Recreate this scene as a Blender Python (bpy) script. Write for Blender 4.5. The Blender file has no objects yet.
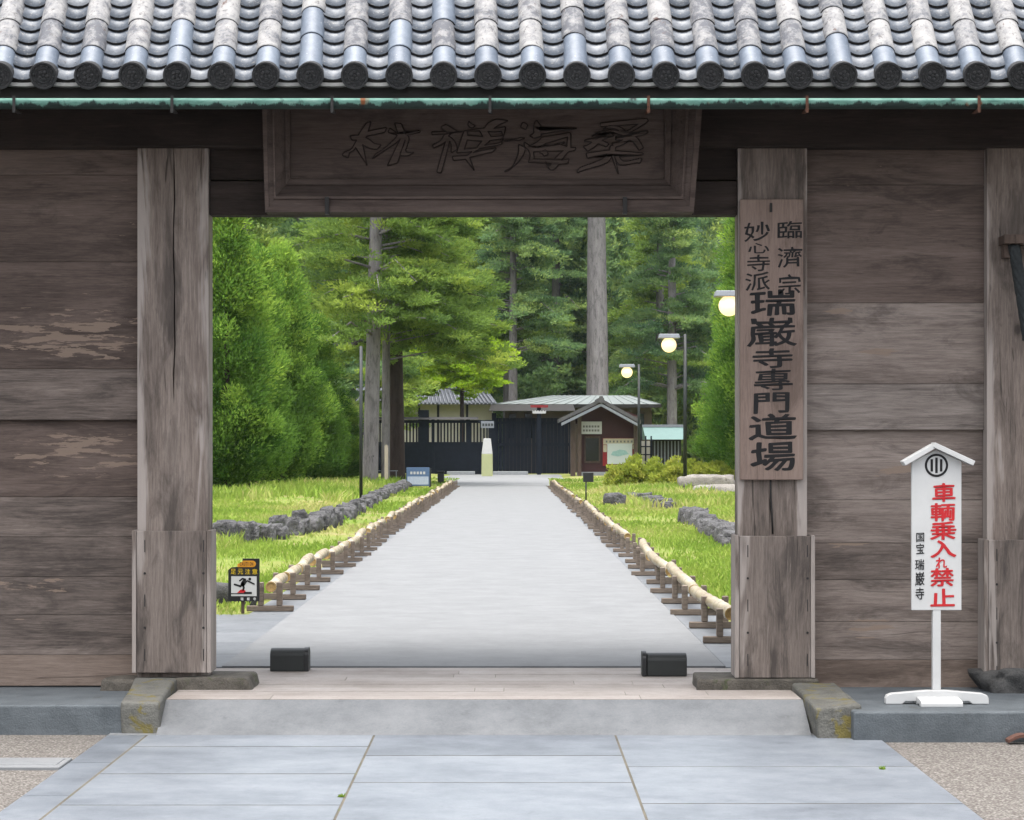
import bpy, bmesh, math, random
import numpy as np
from mathutils import Vector, Matrix, noise
R = math.radians
random.seed(7)
rng = np.random.default_rng(11)
scene = bpy.context.scene
COL = scene.collection

# ------------------------------------------------------------------ camera, sky, sun, exposure
F, VX, VY, ZC = 2400.0, 509.0, 449.0, 1.6
cam = bpy.data.cameras.new('camera'); cam_o = bpy.data.objects.new('camera', cam); COL.objects.link(cam_o)
cam_o.location = (0, 0, ZC); cam_o.rotation_euler = (R(90), 0, 0)
cam.sensor_width = 36; cam.lens = F / 1024 * 36
cam.shift_x = (512 - VX) / 1024; cam.shift_y = (VY - 410) / 1024
cam.clip_start = 0.1; cam.clip_end = 3000
scene.camera = cam_o
SUN_EL, SUN_ROT = R(81), R(205)
world = bpy.data.worlds.new('World'); scene.world = world; world.use_nodes = True
wn = world.node_tree.nodes; wl = world.node_tree.links
sky = wn.new('ShaderNodeTexSky'); sky.sky_type = 'NISHITA'; sky.sun_disc = False
sky.sun_elevation = SUN_EL; sky.sun_rotation = SUN_ROT; sky.dust_density = 4.0; sky.air_density = 1.0; sky.ozone_density = 1.0
hs = wn.new('ShaderNodeHueSaturation'); hs.inputs['Saturation'].default_value = .28      # an overcast sky is nearly white
wl.new(sky.outputs[0], hs.inputs['Color']); wl.new(hs.outputs[0], wn['Background'].inputs[0]); wn['Background'].inputs[1].default_value = 0.15
sun = bpy.data.lights.new('sun', 'SUN'); sun.energy = 1.1; sun.angle = R(60); sun.color = (1, .96, .9)
sun_o = bpy.data.objects.new('sun', sun); COL.objects.link(sun_o)
d = Vector((math.sin(SUN_ROT) * math.cos(SUN_EL), math.cos(SUN_ROT) * math.cos(SUN_EL), math.sin(SUN_EL)))
sun_o.rotation_euler = d.to_track_quat('Z', 'Y').to_euler()
vs = scene.view_settings
vs.view_transform = 'Standard'; vs.look = 'None'; vs.gamma = 1; vs.use_curve_mapping = False; vs.exposure = 1.95
scene.render.engine = 'CYCLES'
scene.cycles.use_denoising = True
scene.render.filter_size = 1.35
scene.cycles.max_bounces = 8; scene.cycles.diffuse_bounces = 5; scene.cycles.transparent_max_bounces = 4; scene.cycles.sample_clamp_indirect = 4

def PX(px, Y): return (px - VX) * Y / F            # what stands at depth Y seen at that column
def PZ(py, Y): return ZC - (py - VY) * Y / F
def GY(py, z=0.0): return (ZC - z) * F / (py - VY)

# ------------------------------------------------------------------ materials
MATS = {}
ALB = .54            # the photograph is exposed for the shade: hard surfaces keep their modest real albedo
class NT:
    def __init__(s, name):
        s.m = bpy.data.materials.new(name); s.m.use_nodes = True
        s.t = s.m.node_tree; s.b = s.t.nodes['Principled BSDF']; MATS[name] = s.m
    def n(s, typ, **kw):
        k = s.t.nodes.new(typ)
        for a, v in kw.items():
            if a.startswith('i_'):
                key = a[2:]; key = int(key) if key.isdigit() else key.replace('_', ' ')
                if hasattr(v, 'is_output') : s.t.links.new(v, k.inputs[key])
                else: k.inputs[key].default_value = v
            else: setattr(k, a, v)
        return k
    def link(s, a, b): s.t.links.new(a, b)
    def coord(s, scale=(1, 1, 1), shift=None):
        tc = s.n('ShaderNodeTexCoord'); mp = s.n('ShaderNodeMapping'); mp.inputs['Scale'].default_value = scale
        src = tc.outputs['Object']
        if shift:
            vm = s.n('ShaderNodeVectorMath', operation='ADD'); s.link(src, vm.inputs[0]); s.link(shift, vm.inputs[1]); src = vm.outputs[0]
        s.link(src, mp.inputs['Vector']); return mp.outputs[0]
    def noise(s, vec, scale, detail=4, rough=.6, dist=0.0):
        k = s.n('ShaderNodeTexNoise'); s.link(vec, k.inputs['Vector'])
        k.inputs['Scale'].default_value = scale; k.inputs['Detail'].default_value = detail
        k.inputs['Roughness'].default_value = rough; k.inputs['Distortion'].default_value = dist
        return k.outputs['Fac']
    def ramp(s, fac, stops):
        k = s.n('ShaderNodeValToRGB'); s.link(fac, k.inputs[0]); e = k.color_ramp.elements
        while len(e) < len(stops): e.new(.5)
        for q, (p, c) in zip(e, stops):
            q.position = p; q.color = (c, c, c, 1) if isinstance(c, (int, float)) else (*c, 1)
        return k.outputs[0]
    def mix(s, fac, a, b, mode='MIX'):
        k = s.n('ShaderNodeMix', data_type='RGBA', blend_type=mode)
        for v, i in ((fac, 0), (a, 6), (b, 7)):
            if hasattr(v, 'is_output'): s.link(v, k.inputs[i])
            elif i == 0: k.inputs[0].default_value = v
            else: k.inputs[i].default_value = (*v, 1)
        return k.outputs[2]
    def math(s, op, a, b=None, c=None):
        k = s.n('ShaderNodeMath', operation=op)
        for i, v in enumerate((a, b, c)):
            if v is None: continue
            if hasattr(v, 'is_output'): s.link(v, k.inputs[i])
            else: k.inputs[i].default_value = v
        return k.outputs[0]
    def tint(s):
        return s.n('ShaderNodeAttribute', attribute_name='tint').outputs['Fac']
    def bump(s, h, strength=.4, dist=.01):
        k = s.n('ShaderNodeBump'); s.link(h, k.inputs['Height']); k.inputs['Strength'].default_value = strength
        k.inputs['Distance'].default_value = dist; s.link(k.outputs[0], s.b.inputs['Normal'])
    def out(s, col, rough=.8, spec=.3, metal=0):
        if hasattr(col, 'is_output'):
            k = s.n('ShaderNodeMix', data_type='RGBA', blend_type='MULTIPLY'); k.inputs[0].default_value = 1
            s.link(col, k.inputs[6]); k.inputs[7].default_value = (ALB, ALB, ALB, 1); s.link(k.outputs[2], s.b.inputs['Base Color'])
        else: s.b.inputs['Base Color'].default_value = (*[q * ALB for q in col], 1)
        if hasattr(rough, 'is_output'): s.link(rough, s.b.inputs['Roughness'])
        else: s.b.inputs['Roughness'].default_value = rough
        s.b.inputs['Specular IOR Level'].default_value = spec; s.b.inputs['Metallic'].default_value = metal
        return s.m

def wood(name, dark, mid, light, axis='X', flecks=None, crack=.35, edge=0.0, bumps=.5, rough=.85):
    """weathered timber: grain runs along axis; the face attribute tint shifts grain and tone from board to board"""
    t = NT(name); ti = t.tint()
    sh = t.n('ShaderNodeCombineXYZ'); 
    big = t.math('MULTIPLY', ti, 53.0)
    for i in range(3): t.link(big, sh.inputs[i])
    sc = {'X': (.06, 1, 1), 'Z': (1, 1, .06), 'Y': (1, .06, 1)}[axis]
    v = t.coord(sc, sh.outputs[0]); vi = t.coord((1, 1, 1), sh.outputs[0])
    sc2 = {'X': (.25, 1, 1), 'Z': (1, 1, .25), 'Y': (1, .25, 1)}[axis]
    v2 = t.coord(sc2, sh.outputs[0])
    fine = t.noise(v, 95, 8, .8, .2); broad = t.noise(v, 9, 4, .6, .8); blot = t.noise(v2, 3.2, 4, .6, .4)
    f = t.math('ADD', t.math('MULTIPLY', fine, .60), t.math('MULTIPLY', broad, .33))
    f = t.math('ADD', f, t.math('MULTIPLY', blot, .35))
    f = t.math('SUBTRACT', t.math('ADD', f, t.math('MULTIPLY', t.math('SUBTRACT', ti, .5), .14)), .09)
    c = t.ramp(f, [(.34, dark), (.54, mid), (.78, light)])
    ck = t.ramp(t.noise(v, 22, 3, .5, 1.2), [(.30, 1.0), (.345, 0.0)])
    c = t.mix(t.math('MULTIPLY', ck, crack), c, tuple(x * .25 for x in dark))
    st_ = t.ramp(t.noise(v2, 5.5, 6, .72, .6), [(.36, 1.0), (.50, 0.0)])
    c = t.mix(t.math('MULTIPLY', st_, .55), c, tuple(x * .75 for x in dark))
    lt = t.ramp(t.noise(v, 34, 5, .75, .2), [(.60, 0.0), (.72, 1.0)])
    c = t.mix(t.math('MULTIPLY', lt, .40), c, tuple(min(1, x * 1.15) for x in light))
    # knots
    vk = t.coord({'X': (.55, 1, 1), 'Z': (1, 1, .55), 'Y': (1, .55, 1)}[axis], sh.outputs[0])
    vo = t.n('ShaderNodeTexVoronoi'); t.link(vk, vo.inputs['Vector']); vo.inputs['Scale'].default_value = 1.9
    kn = t.ramp(vo.outputs['Distance'], [(.0, 1.0), (.03, .9), (.05, .25), (.075, 0.0)])
    c = t.mix(t.math('MULTIPLY', kn, .75), c, tuple(x * .35 for x in dark))
    if flecks:
        col, ells = flecks
        fl = t.noise(t.coord({'X': (.13, 1, 1), 'Z': (1, 1, .2), 'Y': (1, .2, 1)}[axis], sh.outputs[0]), 30, 5, .62, .15)
        tc = t.n('ShaderNodeTexCoord'); sp = t.n('ShaderNodeSeparateXYZ'); t.link(tc.outputs['Object'], sp.inputs[0])
        tot = None
        for px_, py_, rx, rz in ells:
            ox, oz = PX(px_, 16.1) + .24, PZ(py_, 16.1)
            dx = t.math('MULTIPLY', t.math('SUBTRACT', sp.outputs[0], ox), F / 16.1 / rx); dz = t.math('MULTIPLY', t.math('SUBTRACT', sp.outputs[2], oz), F / 16.1 / rz)
            g_ = t.math('SUBTRACT', 1.0, t.math('ADD', t.math('MULTIPLY', dx, dx), t.math('MULTIPLY', dz, dz))); g_ = t.math('MAXIMUM', g_, -.4)
            tot = g_ if tot is None else t.math('MAXIMUM', tot, g_)
        q = t.math('ADD', fl, t.math('MULTIPLY', tot, .16))
        m = t.ramp(q, [(.64, 0.0), (.65, 1.0)])
        c = t.mix(t.math('MULTIPLY', m, .85), c, col)
    if edge:
        tc = t.n('ShaderNodeTexCoord'); sp = t.n('ShaderNodeSeparateXYZ'); t.link(tc.outputs['Generated'], sp.inputs[0])
        e_ = t.math('ABSOLUTE', t.math('SUBTRACT', sp.outputs[0], .5))
        q = t.math('ADD', t.math('MULTIPLY', e_, 1.15), t.math('MULTIPLY', t.math('SUBTRACT', broad, .5), 1.1))
        q = t.math('ADD', q, t.math('MULTIPLY', t.math('SUBTRACT', blot, .5), .9))
        c = t.mix(t.math('MULTIPLY', t.ramp(q, [(.43, 0.0), (.56, 1.0)]), edge), c, (.50, .465, .44))
        q = t.math('ADD', t.math('MULTIPLY', e_, -1.3), t.math('MULTIPLY', t.math('SUBTRACT', blot, .5), 3.0))
        c = t.mix(t.math('MULTIPLY', t.ramp(q, [(-.12, 0.0), (.20, 1.0)]), .72), c, tuple(x * .9 for x in dark))
    if 'bark' not in name: c = t.mix(1.0, c, (1.10, 1.045, 1.01), 'MULTIPLY')
    t.bump(t.math('SUBTRACT', fine, t.math('MULTIPLY', ck, .8)), bumps, .006)
    return t.out(c, rough, .2)

def stone(name, a, b, spots=None, scale=6, rough=.8, bump=.4, spec=.3, bd=.01, fine=90):
    t = NT(name); v = t.coord()
    ti = t.tint()
    f = t.math('ADD', t.math('MULTIPLY', t.noise(v, scale, 5, .65), .65), t.math('MULTIPLY', t.noise(v, fine, 3, .6), .35))
    f = t.math('ADD', f, t.math('MULTIPLY', ti, .12))
    c = t.ramp(f, [(.36, a), (.64, b)])
    if spots:
        c2, th = spots
        c = t.mix(t.ramp(t.noise(v, scale * .9, 5, .7, .6), [(th, 0.0), (th + .08, 1.0)]), c, c2)
    t.bump(t.math('ADD', t.noise(v, fine, 3, .6), t.math('MULTIPLY', t.noise(v, scale * 3, 4), 1.5)), bump, bd)
    return t.out(c, rough, spec)

def plain(name, col, rough=.6, spec=.3, metal=0, var=.12, scale=14):
    t = NT(name); v = t.coord()
    c = t.mix(t.ramp(t.noise(v, scale, 5, .65), [(.3, 0.0), (.7, 1.0)]), tuple(x * (1 - var) for x in col), tuple(min(1, x * (1 + var)) for x in col))
    return t.out(c, rough, spec, metal)

def leaf(name, a, b, c_, trans=.35):
    t = NT(name); ti = t.tint()
    col = t.ramp(ti, [(.0, a), (.5, b), (1.0, c_)])
    df = t.n('ShaderNodeBsdfDiffuse'); tr = t.n('ShaderNodeBsdfTranslucent'); mx = t.n('ShaderNodeMixShader')
    t.link(col, df.inputs[0]); t.link(col, tr.inputs[0]); mx.inputs[0].default_value = trans
    t.link(df.outputs[0], mx.inputs[1]); t.link(tr.outputs[0], mx.inputs[2])
    t.link(mx.outputs[0], t.t.nodes['Material Output'].inputs['Surface'])
    return t.m

def glow(name, col, strength):
    t = NT(name); t.out((.9, .85, .7), .3)
    t.b.inputs['Emission Color'].default_value = (*col, 1); t.b.inputs['Emission Strength'].default_value = strength
    return t.m

def build_materials():
    tan = (.30, .235, .19)
    LF = ((70, 336, 85, 30), (85, 452, 75, 26), (190, 500, 20, 8), (20, 585, 60, 8), (840, 310, 26, 5), (880, 352, 40, 5), (870, 630, 40, 12), (850, 545, 30, 8), (900, 470, 60, 8))
    wood('board_wood_dark', (.050, .039, .034), (.145, .113, .099), (.26, .212, .19), 'X', (tan, LF), crack=.15)  # colour lowered to put some eave shade into the upper boards
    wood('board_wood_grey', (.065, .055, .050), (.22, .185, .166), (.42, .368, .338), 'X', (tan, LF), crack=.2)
    wood('board_wood_pale', (.08, .07, .065), (.26, .23, .212), (.45, .41, .385), 'X')
    wood('board_wood_tan', (.10, .076, .062), (.25, .20, .17), (.38, .315, .275), 'X')
    wood('post_wood', (.075, .064, .058), (.245, .207, .184), (.45, .40, .365), 'Z', crack=.7, edge=.75)
    wood('cover_wood', (.06, .053, .05), (.215, .184, .165), (.39, .345, .315), 'Z', crack=.5, edge=.6)
    wood('beam_wood', (.018, .013, .011), (.042, .032, .028), (.085, .067, .059), 'X')  # beams and plaque: under-eave shade put into their lowered colour
    wood('plaque_wood', (.055, .041, .036), (.128, .099, .088), (.21, .17, .152), 'X')
    wood('sign_wood', (.15, .112, .094), (.28, .215, .185), (.38, .305, .268), 'Z', crack=.12)
    wood('trestle_wood', (.09, .072, .058), (.21, .175, .145), (.34, .295, .25), 'X')
    wood('kiosk_wood', (.06, .045, .036), (.12, .09, .075), (.17, .13, .11), 'Z')
    plain('ink', (.018, .017, .018), .7, .2)
    plain('carve_dark', (.042, .031, .027), .8, .2)
    plain('iron', (.022, .020, .019), .6, .4, .3)
    plain('rust', (.10, .040, .022), .85, var=.6, scale=60)
    plain('dark_trim', (.030, .027, .025), .8)
    # roof tiles
    t = NT('lichen_tile'); v = t.coord(); ti = t.tint()
    f = t.math('ADD', t.noise(v, 12, 6, .7), t.math('MULTIPLY', t.math('SUBTRACT', ti, .5), .22))
    c = t.ramp(f, [(.36, (.15, .155, .175)), (.47, (.31, .308, .315)), (.62, (.46, .45, .44))])
    c = t.mix(t.ramp(t.noise(v, 30, 6, .75, .6), [(.55, 0.0), (.63, .85)]), c, (.14, .13, .13))
    c = t.mix(t.ramp(t.noise(v, 4.2, 5, .78, .8), [(.635, 0.0), (.68, .85)]), c, (.13, .07, .055))
    t.bump(t.noise(v, 60, 4), .4, .006); t.out(c, .75, .3)
    t = NT('grey_tile'); v = t.coord(); ti = t.tint()
    f = t.math('ADD', t.math('MULTIPLY', t.noise(v, 25, 5, .7), .6), t.math('MULTIPLY', ti, .42))
    c = t.ramp(f, [(.30, (.065, .08, .105)), (.52, (.145, .17, .21)), (.82, (.37, .385, .41))])
    c = t.mix(t.ramp(t.noise(v, 46, 4, .7), [(.58, 0.0), (.65, .7)]), c, (.40, .385, .365))
    c = t.mix(t.ramp(t.noise(v, 30, 4, .7, .5), [(.60, 0.0), (.68, .7)]), c, (.06, .055, .06))
    t.bump(t.noise(v, 70, 3), .25, .004); t.out(c, .42, .5)
    t = NT('blue_tile'); v = t.coord(); ti = t.tint()
    f = t.math('ADD', t.math('MULTIPLY', t.noise(v, 18, 5, .7), .8), t.math('MULTIPLY', ti, .2))
    c = t.ramp(f, [(.3, (.12, .15, .20)), (.7, (.23, .275, .34))])
    c = t.mix(t.ramp(t.noise(v, 55, 4, .7), [(.64, 0.0), (.69, .8)]), c, (.55, .55, .55))
    t.bump(t.noise(v, 80, 3), .2, .003); t.out(c, .45, .4)
    stone('cap_tile', (.018, .019, .021), (.05, .05, .052), ((.085, .09, .075), .64), 20, .7, .3)
    plain('mortar', (.36, .36, .35), .9, var=.3)
    t = NT('verdigris'); v = t.coord((.3, 1, 1))
    c = t.ramp(t.noise(v, 22, 5, .7), [(.3, (.10, .25, .20)), (.5, (.21, .44, .36)), (.72, (.36, .58, .49))])
    c = t.mix(t.ramp(t.noise(t.coord((.6, 1, .4)), 13, 3, .6), [(.62, 0.0), (.69, 1.0)]), c, (.02, .035, .033))
    c = t.mix(t.ramp(t.noise(t.coord((1, 1, .2)), 7, 2, .5), [(.70, 0.0), (.73, 1.0)]), c, (.30, .10, .03))
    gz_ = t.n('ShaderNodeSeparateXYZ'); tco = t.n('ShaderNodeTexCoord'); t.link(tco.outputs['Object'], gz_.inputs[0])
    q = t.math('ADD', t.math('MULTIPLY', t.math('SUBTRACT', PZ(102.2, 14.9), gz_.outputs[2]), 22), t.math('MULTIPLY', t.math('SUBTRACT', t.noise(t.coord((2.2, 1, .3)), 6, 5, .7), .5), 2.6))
    c = t.mix(t.ramp(q, [(.0, 0.0), (.25, .93)]), c, (.012, .022, .02))  # lower half darkened: underside shade put into the colour, with black staining
    t.out(c, .65, .3)
    # ground
    t = NT('gravel'); v = t.coord()
    vo = t.n('ShaderNodeTexVoronoi'); t.link(v, vo.inputs['Vector']); vo.inputs['Scale'].default_value = 75
    c = t.mix(vo.outputs['Color'], (.20, .165, .14), (.40, .345, .31)); 
    gr = t.n('ShaderNodeRGBToBW'); t.link(vo.outputs['Color'], gr.inputs[0])
    c = t.ramp(gr.outputs[0], [(.2, (.17, .15, .135)), (.5, (.30, .275, .25)), (.85, (.48, .455, .42))])
    c = t.mix(t.ramp(vo.outputs['Distance'], [(.35, 0.0), (.75, .8)]), c, (.09, .075, .065))
    c = t.mix(t.math('MULTIPLY', t.noise(v, 2.2, 5, .7), .35), c, (.20, .18, .16))
    t.bump(t.math('SUBTRACT', 1.0, vo.outputs['Distance']), .8, .012); t.out(c, .9, .2)
    def slab(name, a, b, c3, rough, line=0):
        t = NT(name); v = t.coord(); ti = t.tint()
        f = t.math('ADD', t.math('MULTIPLY', t.noise(v, 1.8, 6, .65), .7), t.math('MULTIPLY', t.noise(v, 60, 4, .7), .3))
        f = t.math('ADD', f, t.math('MULTIPLY', t.math('SUBTRACT', ti, .5), .20))
        f = t.math('ADD', f, t.math('MULTIPLY', t.math('SUBTRACT', t.noise(v, 9, 6, .75), .5), .45))
        c = t.ramp(f, [(.30, a), (.52, b), (.72, c3)])
        c = t.mix(t.ramp(t.noise(v, 150, 3, .7), [(.60, 0.0), (.70, .5)]), c, tuple(x * .45 for x in a))
        c = t.mix(t.ramp(t.noise(v, 7, 6, .75, .4), [(.60, 0.0), (.70, .45)]), c, tuple(x * .6 for x in a))
        t.bump(t.noise(v, 110, 4, .7), .25, .004)
        t.out(c, t.math('MULTIPLY_ADD', t.noise(v, 3, 4), .3, rough - .15), .4)
    slab('paving_stone', (.135, .152, .176), (.212, .236, .268), (.285, .31, .342), .5)
    slab('path_concrete', (.215, .220, .224), (.262, .268, .272), (.30, .305, .308), .8)
    slab('side_paving', (.12, .13, .142), (.175, .187, .20), (.235, .245, .26), .6)
    slab('ramp_stone', (.155, .163, .172), (.235, .244, .254), (.30, .308, .316), .6)
    slab('threshold_stone', (.37, .315, .275), (.50, .44, .395), (.61, .55, .505), .75)
    stone('platform_stone', (.075, .088, .098), (.155, .175, .19), ((.085, .09, .085), .62), 4, .7)
    stone('curb_block_stone', (.055, .054, .046), (.19, .185, .165), ((.20, .165, .05), .54), 7, .85, .6)
    stone('sill_stone', (.045, .04, .032), (.17, .15, .125), ((.09, .10, .05), .58), 8, .9, .7)
    stone('dark_rock', (.030, .030, .030), (.11, .108, .105), ((.22, .215, .20), .66), 9, .9, .8)
    stone('kerb_rock', (.025, .025, .027), (.19, .185, .188), ((.05, .07, .02), .60), 5, .9, 1.0, bd=.05, fine=18)
    stone('pale_rock', (.22, .20, .18), (.42, .39, .35), ((.12, .10, .08), .62), 3, .9, .6, bd=.03, fine=25)
    stone('joint_soil', (.07, .06, .045), (.19, .165, .12), ((.13, .17, .04), .60), 5)
    stone('soil', (.07, .055, .035), (.14, .11, .07), None, 3)
    t = NT('lawn_soil'); v = t.coord()
    c = t.ramp(t.noise(v, .35, 5, .65), [(.36, (.40, .33, .17)), (.46, (.30, .32, .09)), (.66, (.20, .30, .05))])
    c = t.mix(t.ramp(t.noise(v, 9, 5, .7), [(.55, 0.0), (.75, .5)]), c, (.30, .27, .11))
    t.bump(t.noise(v, 30, 4), .6, .03); t.out(c, .95, .1)
    t = NT('hill_forest'); v = t.coord()
    c = t.ramp(t.noise(v, .25, 6, .75), [(.36, (.03, .06, .03)), (.5, (.06, .11, .045)), (.66, (.11, .17, .06))])
    t.bump(t.noise(v, .5, 6, .8), 1.0, 1.5); t.out(c, .95, .1)
    # foliage
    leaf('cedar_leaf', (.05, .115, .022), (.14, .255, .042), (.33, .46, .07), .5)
    leaf('pine_leaf', (.07, .125, .035), (.17, .26, .055), (.35, .43, .075), .55)
    leaf('wood_leaf', (.07, .135, .07), (.16, .255, .095), (.33, .41, .11), .55)
    leaf('maple_leaf', (.13, .24, .02), (.27, .40, .03), (.42, .52, .05), .5)
    leaf('shrub_leaf', (.15, .20, .03), (.27, .32, .05), (.42, .42, .09), .4)
    leaf('grass_blade', (.14, .225, .035), (.235, .315, .06), (.40, .37, .15), .35)
    wood('bark', (.09, .078, .072), (.23, .21, .20), (.40, .37, .36), 'Z', crack=.6, bumps=1)
    wood('bark_pale', (.13, .115, .115), (.34, .31, .31), (.56, .525, .52), 'Z', crack=.8, bumps=1)
    wood('bark_dark', (.03, .02, .016), (.075, .05, .042), (.12, .085, .07), 'Z', crack=.6, bumps=1)
    # bamboo
    t = NT('bamboo'); v = t.coord(); 
    c = t.ramp(t.noise(t.coord((1, .15, 1)), 9, 4, .6), [(.3, (.26, .19, .105)), (.5, (.45, .37, .24)), (.7, (.60, .53, .40))])
    c = t.mix(t.ramp(t.noise(v, 6, 4, .7), [(.58, 0.0), (.7, .7)]), c, (.16, .12, .085)); t.out(c, .45, .4)
    plain('bamboo_cut', (.62, .42, .17), .7, var=.3, scale=40)
    # painted and small things
    plain('white_paint', (.70, .70, .69), .5, .35, var=.07, scale=4)
    plain('red_paint', (.62, .016, .022), .5, var=.12)
    plain('black_plastic', (.012, .012, .013), .45, .4)
    plain('black_rubber', (.022, .025, .023), .55, .4)
    plain('sign_yellow', (.75, .52, .02), .5); plain('sign_orange', (.75, .33, .02), .5)
    plain('lamp_pole', (.022, .028, .027), .5, .4); plain('lamp_hood', (.30, .32, .36), .4)
    glow('lamp_globe', (1.0, .66, .30), .45)
    plain('black_gate_wood', (.011, .016, .026), .75, .12, var=.3, scale=3)
    plain('plaster_wall', (.62, .58, .50), .9, var=.06, scale=1.5); plain('grey_concrete', (.42, .44, .45), .85)
    plain('green_roof', (.25, .28, .272), .55, var=.08, scale=1); plain('teal_roof', (.15, .26, .24), .55, var=.1, scale=1)
    plain('house_tile', (.13, .14, .16), .5, var=.2, scale=2); plain('slate_tile', (.12, .115, .12), .55, var=.25, scale=4)
    plain('maroon_paint', (.065, .018, .018), .7); plain('map_red', (.32, .02, .025), .6)
    plain('brown_wall', (.13, .095, .07), .85); plain('glass_dark', (.008, .010, .011), .15, .6)
    plain('cream_board', (.62, .55, .40), .6); plain('map_paper', (.74, .80, .78), .5, var=.04); plain('map_sea', (.42, .66, .62), .5)
    plain('info_blue', (.115, .20, .36), .45, var=.1); plain('info_pale', (.55, .63, .76), .5)
    plain('bollard_yellow', (.60, .63, .33), .5, var=.06); plain('stake_wood', (.55, .48, .38), .8)
    plain('terracotta', (.15, .07, .05), .8); plain('rope_dark', (.035, .04, .042), .9, var=.4, scale=60)
    plain('blue_tarp', (.10, .17, .24), .6); plain('pale_text', (.70, .74, .80), .5); plain('grey_text', (.22, .21, .20), .6)
build_materials()

# ------------------------------------------------------------------ building helpers
ORG = {}
def tag(o, label=None, cat=None, group=None, kind=None):
    if label: o['label'] = label
    if cat: o['category'] = cat
    if group: o['group'] = group
    if kind: o['kind'] = kind
    return o
def empty(name, loc, label, cat, group=None):
    o = bpy.data.objects.new(name, None); COL.objects.link(o); o.location = loc; o.empty_display_size = .2
    ORG[o.name] = Vector(loc); return tag(o, label, cat, group)

class MB:
    """collects shapes in world coordinates; build() links them as one mesh object"""
    def __init__(s): s.v = []; s.f = []; s.m = []; s.t = []; s.sm = []
    def add(s, vs_, fs, mi=0, tint=None, smooth=False):
        b = len(s.v); s.v.extend([tuple(q) for q in vs_]); tint = random.random() if tint is None else tint
        for f in fs: s.f.append([b + i for i in f]); s.m.append(mi); s.t.append(tint); s.sm.append(smooth)
    def hexa(s, p, mi=0, tint=None):
        s.add(p, [(0, 3, 2, 1), (4, 5, 6, 7), (0, 1, 5, 4), (1, 2, 6, 5), (2, 3, 7, 6), (3, 0, 4, 7)], mi, tint)
    def box(s, x0, x1, y0, y1, z0, z1, mi=0, tint=None, rot=None, ctr=None):
        p = [Vector(q) for q in ((x0, y0, z0), (x1, y0, z0), (x1, y1, z0), (x0, y1, z0), (x0, y0, z1), (x1, y0, z1), (x1, y1, z1), (x0, y1, z1))]
        if rot is not None:
            c = Vector(ctr) if ctr is not None else Vector(((x0 + x1) / 2, (y0 + y1) / 2, (z0 + z1) / 2))
            p = [rot @ (q - c) + c for q in p]
        s.hexa(p, mi, tint)
    def prism(s, poly, y0, y1, mi=0, tint=None, cap_mi=None):      # polygon in x,z (counter-clockwise seen from -y)
        n = len(poly); vs_ = [(x, y0, z) for x, z in poly] + [(x, y1, z) for x, z in poly]
        tint = random.random() if tint is None else tint
        s.add(vs_, [list(range(n)), list(range(2 * n - 1, n - 1, -1))], mi if cap_mi is None else cap_mi, tint)
        b = len(s.v) - 2 * n
        for i in range(n):
            j = (i + 1) % n; s.f.append([b + j, b + i, b + n + i, b + n + j]); s.m.append(mi); s.t.append(tint); s.sm.append(False)
    def tube(s, pts, rad, seg=10, mi=0, cap=True, tint=None, cap_mi=None, smooth=True):
        pts = [Vector(p) for p in pts]; rad = rad if isinstance(rad, (list, tuple)) else [rad] * len(pts)
        rings = []; vs_ = []
        up = None
        for i, p in enumerate(pts):
            d_ = (pts[min(i + 1, len(pts) - 1)] - pts[max(i - 1, 0)]).normalized()
            if up is None: up = Vector((0, 0, 1)) if abs(d_.z) < .9 else Vector((1, 0, 0))
            a = d_.cross(up).normalized(); b_ = a.cross(d_).normalized(); up = b_
            for k in range(seg):
                w = 2 * math.pi * k / seg; vs_.append(p + (a * math.cos(w) + b_ * math.sin(w)) * rad[i])
        fs = []
        for i in range(len(pts) - 1):
            for k in range(seg):
                k2 = (k + 1) % seg; fs.append((i * seg + k, i * seg + k2, (i + 1) * seg + k2, (i + 1) * seg + k))
        tint = random.random() if tint is None else tint
        s.add(vs_, fs, mi, tint, smooth)
        if cap:
            n = len(pts); b = len(s.v) - len(vs_)
            for r in (list(range(seg - 1, -1, -1)), list(range((n - 1) * seg, n * seg))):
                s.f.append([b + i for i in r]); s.m.append(mi if cap_mi is None else cap_mi); s.t.append(tint); s.sm.append(False)
    def build(s, name, mats, parent=None, loc=None, bevel=0, label=None, cat=None, group=None, kind=None, seg=2):
        mats = mats if isinstance(mats, (list, tuple)) else [mats]
        o0 = ORG[parent.name] if parent else Vector(loc or (0, 0, 0))
        me = bpy.data.meshes.new(name)
        me.from_pydata([(v[0] - o0.x, v[1] - o0.y, v[2] - o0.z) for v in s.v], [], s.f)
        for m in mats: me.materials.append(MATS[m])
        me.polygons.foreach_set('material_index', s.m); me.polygons.foreach_set('use_smooth', s.sm)
        a = me.attributes.new('tint', 'FLOAT', 'FACE'); a.data.foreach_set('value', s.t)
        me.update()
        return link(me, name, parent, o0, bevel, label, cat, group, kind, seg)
def link(me, name, parent=None, o0=(0, 0, 0), bevel=0, label=None, cat=None, group=None, kind=None, seg=2):
    o = bpy.data.objects.new(name, me); COL.objects.link(o)
    if parent: o.parent = parent; ORG[o.name] = ORG[parent.name]
    else: o.location = o0; ORG[o.name] = Vector(o0)
    if bevel:
        b = o.modifiers.new('bevel', 'BEVEL'); b.width = bevel; b.segments = seg; b.limit_method = 'ANGLE'; b.angle_limit = R(40)
    return tag(o, label, cat, group, kind)
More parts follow.
